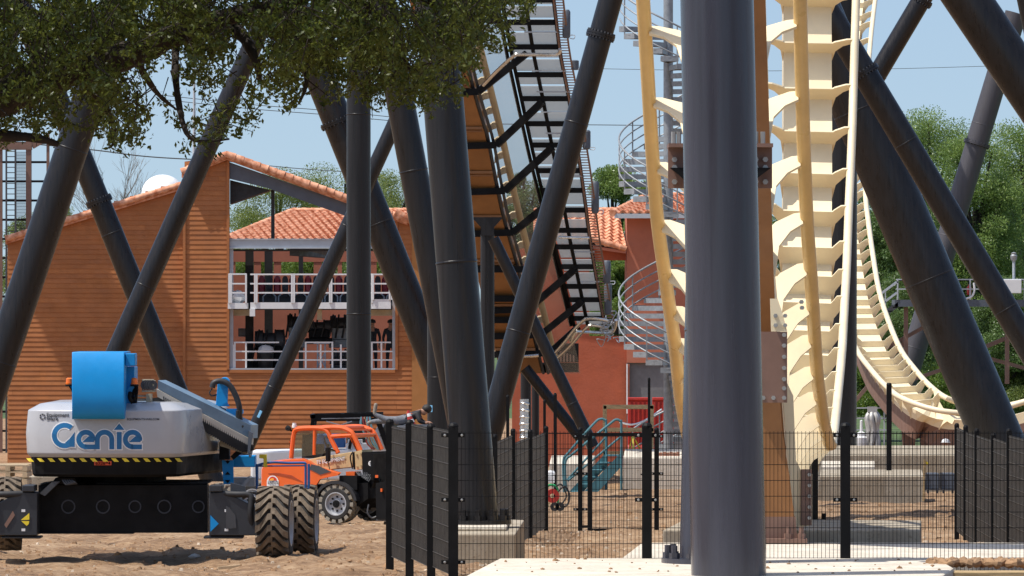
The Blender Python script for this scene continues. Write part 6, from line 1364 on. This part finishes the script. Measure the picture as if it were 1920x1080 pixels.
root = thing('traffic_cone', 'red and white striped traffic cone tipped against the worker on the load', 'cone', P(768, 799, 83.2)); ax = (P(765, 769, 83.2) - P(772, 798, 83.2)); L_ = ax.length; ax = ax.normalized(); c0 = P(772, 798, 83.2)
mb = MB()
for i in range(5): a, c = i / 5, (i + 1) / 5; mb.lathe(c0 + ax * L_ * a, ax, [(0, lerp(.10, .025, a)), (L_ / 5, lerp(.10, .025, c))], 14, i % 2)
mb.build('body', [M_REDP, M_WHITE], root, smooth=True); mb = MB(); mb.prism([c0 + Vector((-.14, -.1, -.02)), c0 + Vector((.16, -.1, -.05)), c0 + Vector((.16, .1, -.05)), c0 + Vector((-.14, .1, -.02))], (0, 0, .03)); mb.build('base', M_REDP, root)

# people --------------------------------------------------------------
SKIN = mat('skin', (.36, .19, .12), .5); HAIR = mat('dark_hair', (.02, .015, .012), .6); NAVY = mat('dark_workwear', (.022, .024, .03), .8); GREYC = mat('grey_trousers', (.17, .18, .20), .9, var=.25, scale=8, bump=.4); BOOT = mat('boot', (.24, .21, .17), .8); VEST = mat('black_vest', (.015, .014, .016), .7); HIVIS = mat('hi_vis', (.75, .62, .03), .6); ORTRIM = mat('orange_trim', (.65, .10, .03), .6)
def person(label, loc, J, E, groups, mats, cat='person', group=None):
    """J: name -> (position, radius); one continuous skin; groups: joint name -> material slot"""
    names = list(J); me = bpy.data.meshes.new('person'); me.from_pydata([Vector(J[n][0]) for n in names], [(names.index(a), names.index(c)) for a, c in E], [])
    o = bpy.data.objects.new('person', me); C.objects.link(o); sk = o.modifiers.new('skin', 'SKIN'); sk.use_smooth_shade = True; sb_ = o.modifiers.new('sub', 'SUBSURF'); sb_.levels = 2
    for i, n in enumerate(names):
        d = me.skin_vertices[0].data[i]; d.radius = (J[n][1], J[n][1]) if not hasattr(J[n][1], '__len__') else J[n][1]; d.use_root = n == 'pelvis'
    bpy.context.view_layer.update(); nm = bpy.data.meshes.new_from_object(o.evaluated_get(bpy.context.evaluated_depsgraph_get())); bpy.data.objects.remove(o)
    nm.materials.clear()
    for m in mats: nm.materials.append(m)
    segs = [(Vector(J[a][0]), Vector(J[c][0]), groups.get(c, groups.get(a, 0))) for a, c in E]; mi = []
    for p in nm.polygons:
        best = 1e9; g = 0
        for a, c, q in segs:
            t = max(0, min(1, (p.center - a).dot(c - a) / max((c - a).length_squared, 1e-9))); d = (p.center - a.lerp(c, t)).length
            if d < best: best = d; g = q
        mi.append(g)
    nm.polygons.foreach_set('material_index', mi); nm.polygons.foreach_set('use_smooth', [True] * len(nm.polygons))
    q = bpy.data.objects.new('person', nm); C.objects.link(q); q.location = loc; return tag(q, label, cat, group)
EDG = [('pelvis', 'waist'), ('waist', 'chest'), ('chest', 'neck'), ('neck', 'jaw'), ('jaw', 'head'), ('head', 'crown'), ('jaw', 'nose'), ('chest', 'ls'), ('ls', 'le'), ('le', 'lw'), ('lw', 'lh'), ('lh', 'lf'), ('lh', 'lf2'), ('lh', 'lf3'), ('lh', 'lt'), ('chest', 'rs'), ('rs', 're'), ('re', 'rw'), ('rw', 'rh'), ('rh', 'rf'), ('rh', 'rf2'), ('rh', 'rf3'), ('rh', 'rt'),
       ('pelvis', 'lp'), ('lp', 'lk'), ('lk', 'la'), ('la', 'ltoe'), ('pelvis', 'rp'), ('rp', 'rk'), ('rk', 'ra'), ('ra', 'rtoe')]
def standing(face=-1, la=(.0, 0), arms=None):
    J = {'pelvis': ((0, 0, .95), .145), 'waist': ((0, 0, 1.12), .135), 'chest': ((0, 0, 1.34), .155), 'neck': ((0, .0, 1.50), .06), 'jaw': ((0, .02 * face, 1.58), .07), 'head': ((0, .0, 1.66), .095), 'crown': ((0, 0, 1.73), .075), 'nose': ((0, .105 * face, 1.62), .016)}
    for s_, x in (('l', -1), ('r', 1)):
        J[s_ + 's'] = ((x * .20, 0, 1.42), .07); J[s_ + 'e'] = ((x * .27, .02, 1.15), .05); J[s_ + 'w'] = ((x * .25, .12 * face, .93), .034); J[s_ + 'h'] = ((x * .25, .14 * face, .86), .036)
        J[s_ + 'f'] = ((x * .25, .17 * face, .76), .011); J[s_ + 'f2'] = ((x * .27, .15 * face, .765), .011); J[s_ + 'f3'] = ((x * .23, .18 * face, .775), .010); J[s_ + 't'] = ((x * .21, .18 * face, .83), .012)
        J[s_ + 'p'] = ((x * .10, 0, .88), .10); J[s_ + 'k'] = ((x * .12, .02 * face, .50), .065); J[s_ + 'a'] = ((x * .13, -.02 * face, .09), .045); J[s_ + 'toe'] = ((x * .15, .17 * face, .045), .042)
    if arms: J.update(arms)
    return J
GR = {n: 0 for n in ('pelvis', 'waist', 'chest', 'ls', 'le', 'rs', 're', 'lw', 'rw')}; GR.update({n: 1 for n in ('neck', 'jaw', 'head', 'crown', 'nose', 'lh', 'rh', 'lf', 'lf2', 'lf3', 'lt', 'rf', 'rf2', 'rf3', 'rt')}); GR.update({n: 2 for n in ('lp', 'lk', 'rp', 'rk', 'la', 'ra')}); GR.update({n: 3 for n in ('ltoe', 'rtoe')})
zfl = fz(696)
lift_arm = {'re': ((.34, -.12, 1.30), .05), 'rw': ((.28, -.25, 1.50), .034), 'rh': ((.26, -.27, 1.56), .036), 'rf': ((.25, -.29, 1.65), .011), 'rf2': ((.27, -.28, 1.655), .011), 'rf3': ((.23, -.30, 1.64), .010), 'rt': ((.21, -.28, 1.6), .012)}
for lb, u, y, arms in (('person in dark clothing standing behind the railing at the right end of the lower level', 733, 1.5, lift_arm), ('person in dark clothing just right of the upright column, half hidden by it', 698, 2.1, None)):
    s_ = F / (y0 + y); pz = Vector(((u - 960) / s_, y0 + y, zfl)); q = person(lb, pz, standing(-1, arms=arms), EDG, GR, [NAVY, SKIN, NAVY, VEST], group=None); q.scale = (1.08,) * 3
    mb = MB(); mb.lathe((0, 0, 1.68), (0, 0, 1), [(-.01, .12), (0, .125), (.06, .12), (.1, .09), (.13, .01)], 16); hh = mb.build('cap', NAVY, None, smooth=True); hh.parent = q
# worker in the pit at right
s_ = 56.; hx = Vector(((1773 - 960) / s_, F / s_, H - (823 - HOR) / s_ - 1.78))
wk = person('worker in a white hard hat and yellow vest seen only above the concrete wall', hx, standing(-1), EDG, GR, [HIVIS, SKIN, NAVY, BOOT])
mb = MB(); mb.lathe((0, .0, 1.66), (0, 0, 1), [(-.005, .155), (.012, .16), (.02, .13), (.07, .125), (.11, .09), (.125, .01)], 20); mb.box((-.02, -.13, 1.7), (.02, .12, 1.79)); hh = mb.build('hard_hat', M_WHITE, None, smooth=True); hh.parent = wk
# worker lying on the covered load: face down, one lower leg raised
s_ = 82.8; lp = P(740, 799, s_)
o_ = lambda u, v, d=0.: Vector(((u - 740) / s_, d, (799 - v) / s_))
J = {'pelvis': (o_(757, 789), .145), 'waist': (o_(764, 784), .135), 'chest': (o_(778, 777), .15), 'neck': (o_(789, 772), .06), 'jaw': (o_(794, 774), .065), 'head': (o_(798, 770), .09), 'crown': (o_(803, 766), .07), 'nose': (o_(797, 778), .014),
     'ls': (o_(783, 776, -.19), .07), 'le': (o_(787, 790, -.27), .05), 'lw': (o_(796, 793, -.22), .036), 'lh': (o_(800, 793, -.2), .036), 'lf': (o_(807, 794, -.2), .011), 'lf2': (o_(807, 794, -.23), .011), 'lf3': (o_(806, 793, -.17), .01), 'lt': (o_(803, 791, -.25), .012),
     'rs': (o_(783, 776, .19), .07), 're': (o_(790, 790, .27), .05), 'rw': (o_(800, 793, .2), .036), 'rh': (o_(804, 793, .2), .036), 'rf': (o_(811, 794, .2), .011), 'rf2': (o_(811, 794, .23), .011), 'rf3': (o_(810, 793, .17), .01), 'rt': (o_(806, 791, .25), .012),
     'lp': (o_(750, 789, -.09), .105), 'lk': (o_(722, 786, -.11), .075), 'la': (o_(702, 776, -.11), .05), 'ltoe': (o_(705.5, 755, -.11), .045),
     'rp': (o_(750, 790, .09), .105), 'rk': (o_(722, 789, .11), .075), 'ra': (o_(696, 791, .12), .05), 'rtoe': (o_(688, 795, .12), .042)}
G2 = dict(GR); G2.update({'ltoe': 3, 'pelvis': 2, 'waist': 0})
pr_ = person('worker in grey trousers and a black vest lying face down with one foot raised', lp, J, EDG, G2, [VEST, SKIN, GREYC, BOOT])
mb = MB()
for u in (768, 784): mb.tube([o_(u - 4, 772, -.16 + i * .08) + Vector((0, 0, .0 - (i - 2) ** 2 * .02)) for i in range(5)], .014, 6)
mb.tube([o_(764, 774, -.15), o_(786, 778, -.19), o_(790, 784, -.2)], .014, 6); hh = mb.build('reflective_trim', ORTRIM, None); hh.parent = pr_
mb = MB(); mb.blob(o_(800.5, 766.5), (.115, .105, .105), 12, .03); hh = mb.build('hair', HAIR, None, smooth=True); hh.parent = pr_

# pallet and concrete block behind the boom lift, debris in front
pa = thing('wooden_pallet', 'pale wooden pallet stack behind the boom lift at the left edge', 'pallet', P(20, 925, 105))
for v in (872, 884, 898):
    mb = MB(); Sp = 105.
    for k in range(5): mb.box(P(-30, v + 2.6, Sp) + Vector((0, k * .24, 0)), P(50, v, Sp) + Vector((0, k * .24 + .14, 0)))
    for u in (-28, 10, 42): mb.box(P(u, v + 11, Sp), P(u + 9, v + 2.7, Sp) + Vector((0, 1.1, 0)))
    mb.build('deck', M_PALL, pa)
mb = MB(); mb.box(P(-40, 925, 105) , P(52, 910, 105) + Vector((0, 1.1, 0))); mb.build('base_timber', M_TIMB, pa)
mb = MB(); mb.box(P(54, 935, 103), P(195, 893, 103) + Vector((0, .8, 0))); tag(mb.build('concrete_barrier', M_CONC2, bevel=.02), 'grey concrete block showing beneath the boom lift cowl', 'barrier')
for lb, u, v, m, sz_, nm in (('crumpled pale paper scrap on the dirt below the boom lift', 366, 1052, M_WHITE, .11, 'paper_scrap'), ('tan wooden stick lying on the dirt at the bottom edge', 430, 1067, M_PALL, .17, 'wood_stick'), ('blue plastic scrap on the dirt at the bottom left', 118, 1068, M_BLUE, .07, 'plastic_scrap'), ('dark clod shaped lump on the dirt near the mesh fence', 656, 1063, M_CLOD, .05, 'dirt_lump')):
    s_ = 140.
    for _ in range(8): X_, Y_ = (u - 960) / s_, F / s_; s_ = (v - HOR) / (H - G(X_, Y_))
    X_, Y_ = (u - 960) / s_, F / s_; mb = MB(); c = Vector((X_, Y_, G(X_, Y_) + .02))
    if nm == 'wood_stick': mb.bar(c - Vector((sz_, 0, .0)), c + Vector((sz_, .1, .03)), .04)
    else: mb.blob(c, (sz_, sz_ * .8, sz_ * .35), 8, .35)
    tag(mb.build(nm, m), lb, nm.split('_')[1])

mb = MB(); rp = []
for k in range(60): u = 1742 + k * 3.4; rp.append(P(u, 1054 + 1.5 * math.sin(k * .9), 151) + Vector((0, .12 * math.sin(k * .5), 0)))
mb.tube(rp, [.05 + .018 * math.sin(k * 2.1) for k in range(60)], 8); mb.tube([p + Vector((.02, -.12, -.01)) for p in rp[::-1]], [.045 + .018 * math.sin(k * 1.7) for k in range(60)], 8)
tag(mb.build('straw_wattle', M_CLOD, smooth=True), 'rope like brown straw wattle lying along the slab at the bottom right', 'wattle')
r = np.random.default_rng(44); mb = MB()
for k in range(70): c = Vector((r.uniform(-.3, 5.2), r.uniform(74.5, 78.9), .45)); q = r.uniform(.006, .028) * (1 if r.random() < .9 else 2); mb.blob(c, (q, q, q * .6), 6, .3)
tag(mb.build('crumbs', M_CLOD), 'crumbs of dirt strewn on the white slab at the bottom', 'dirt crumbs', kind='stuff')
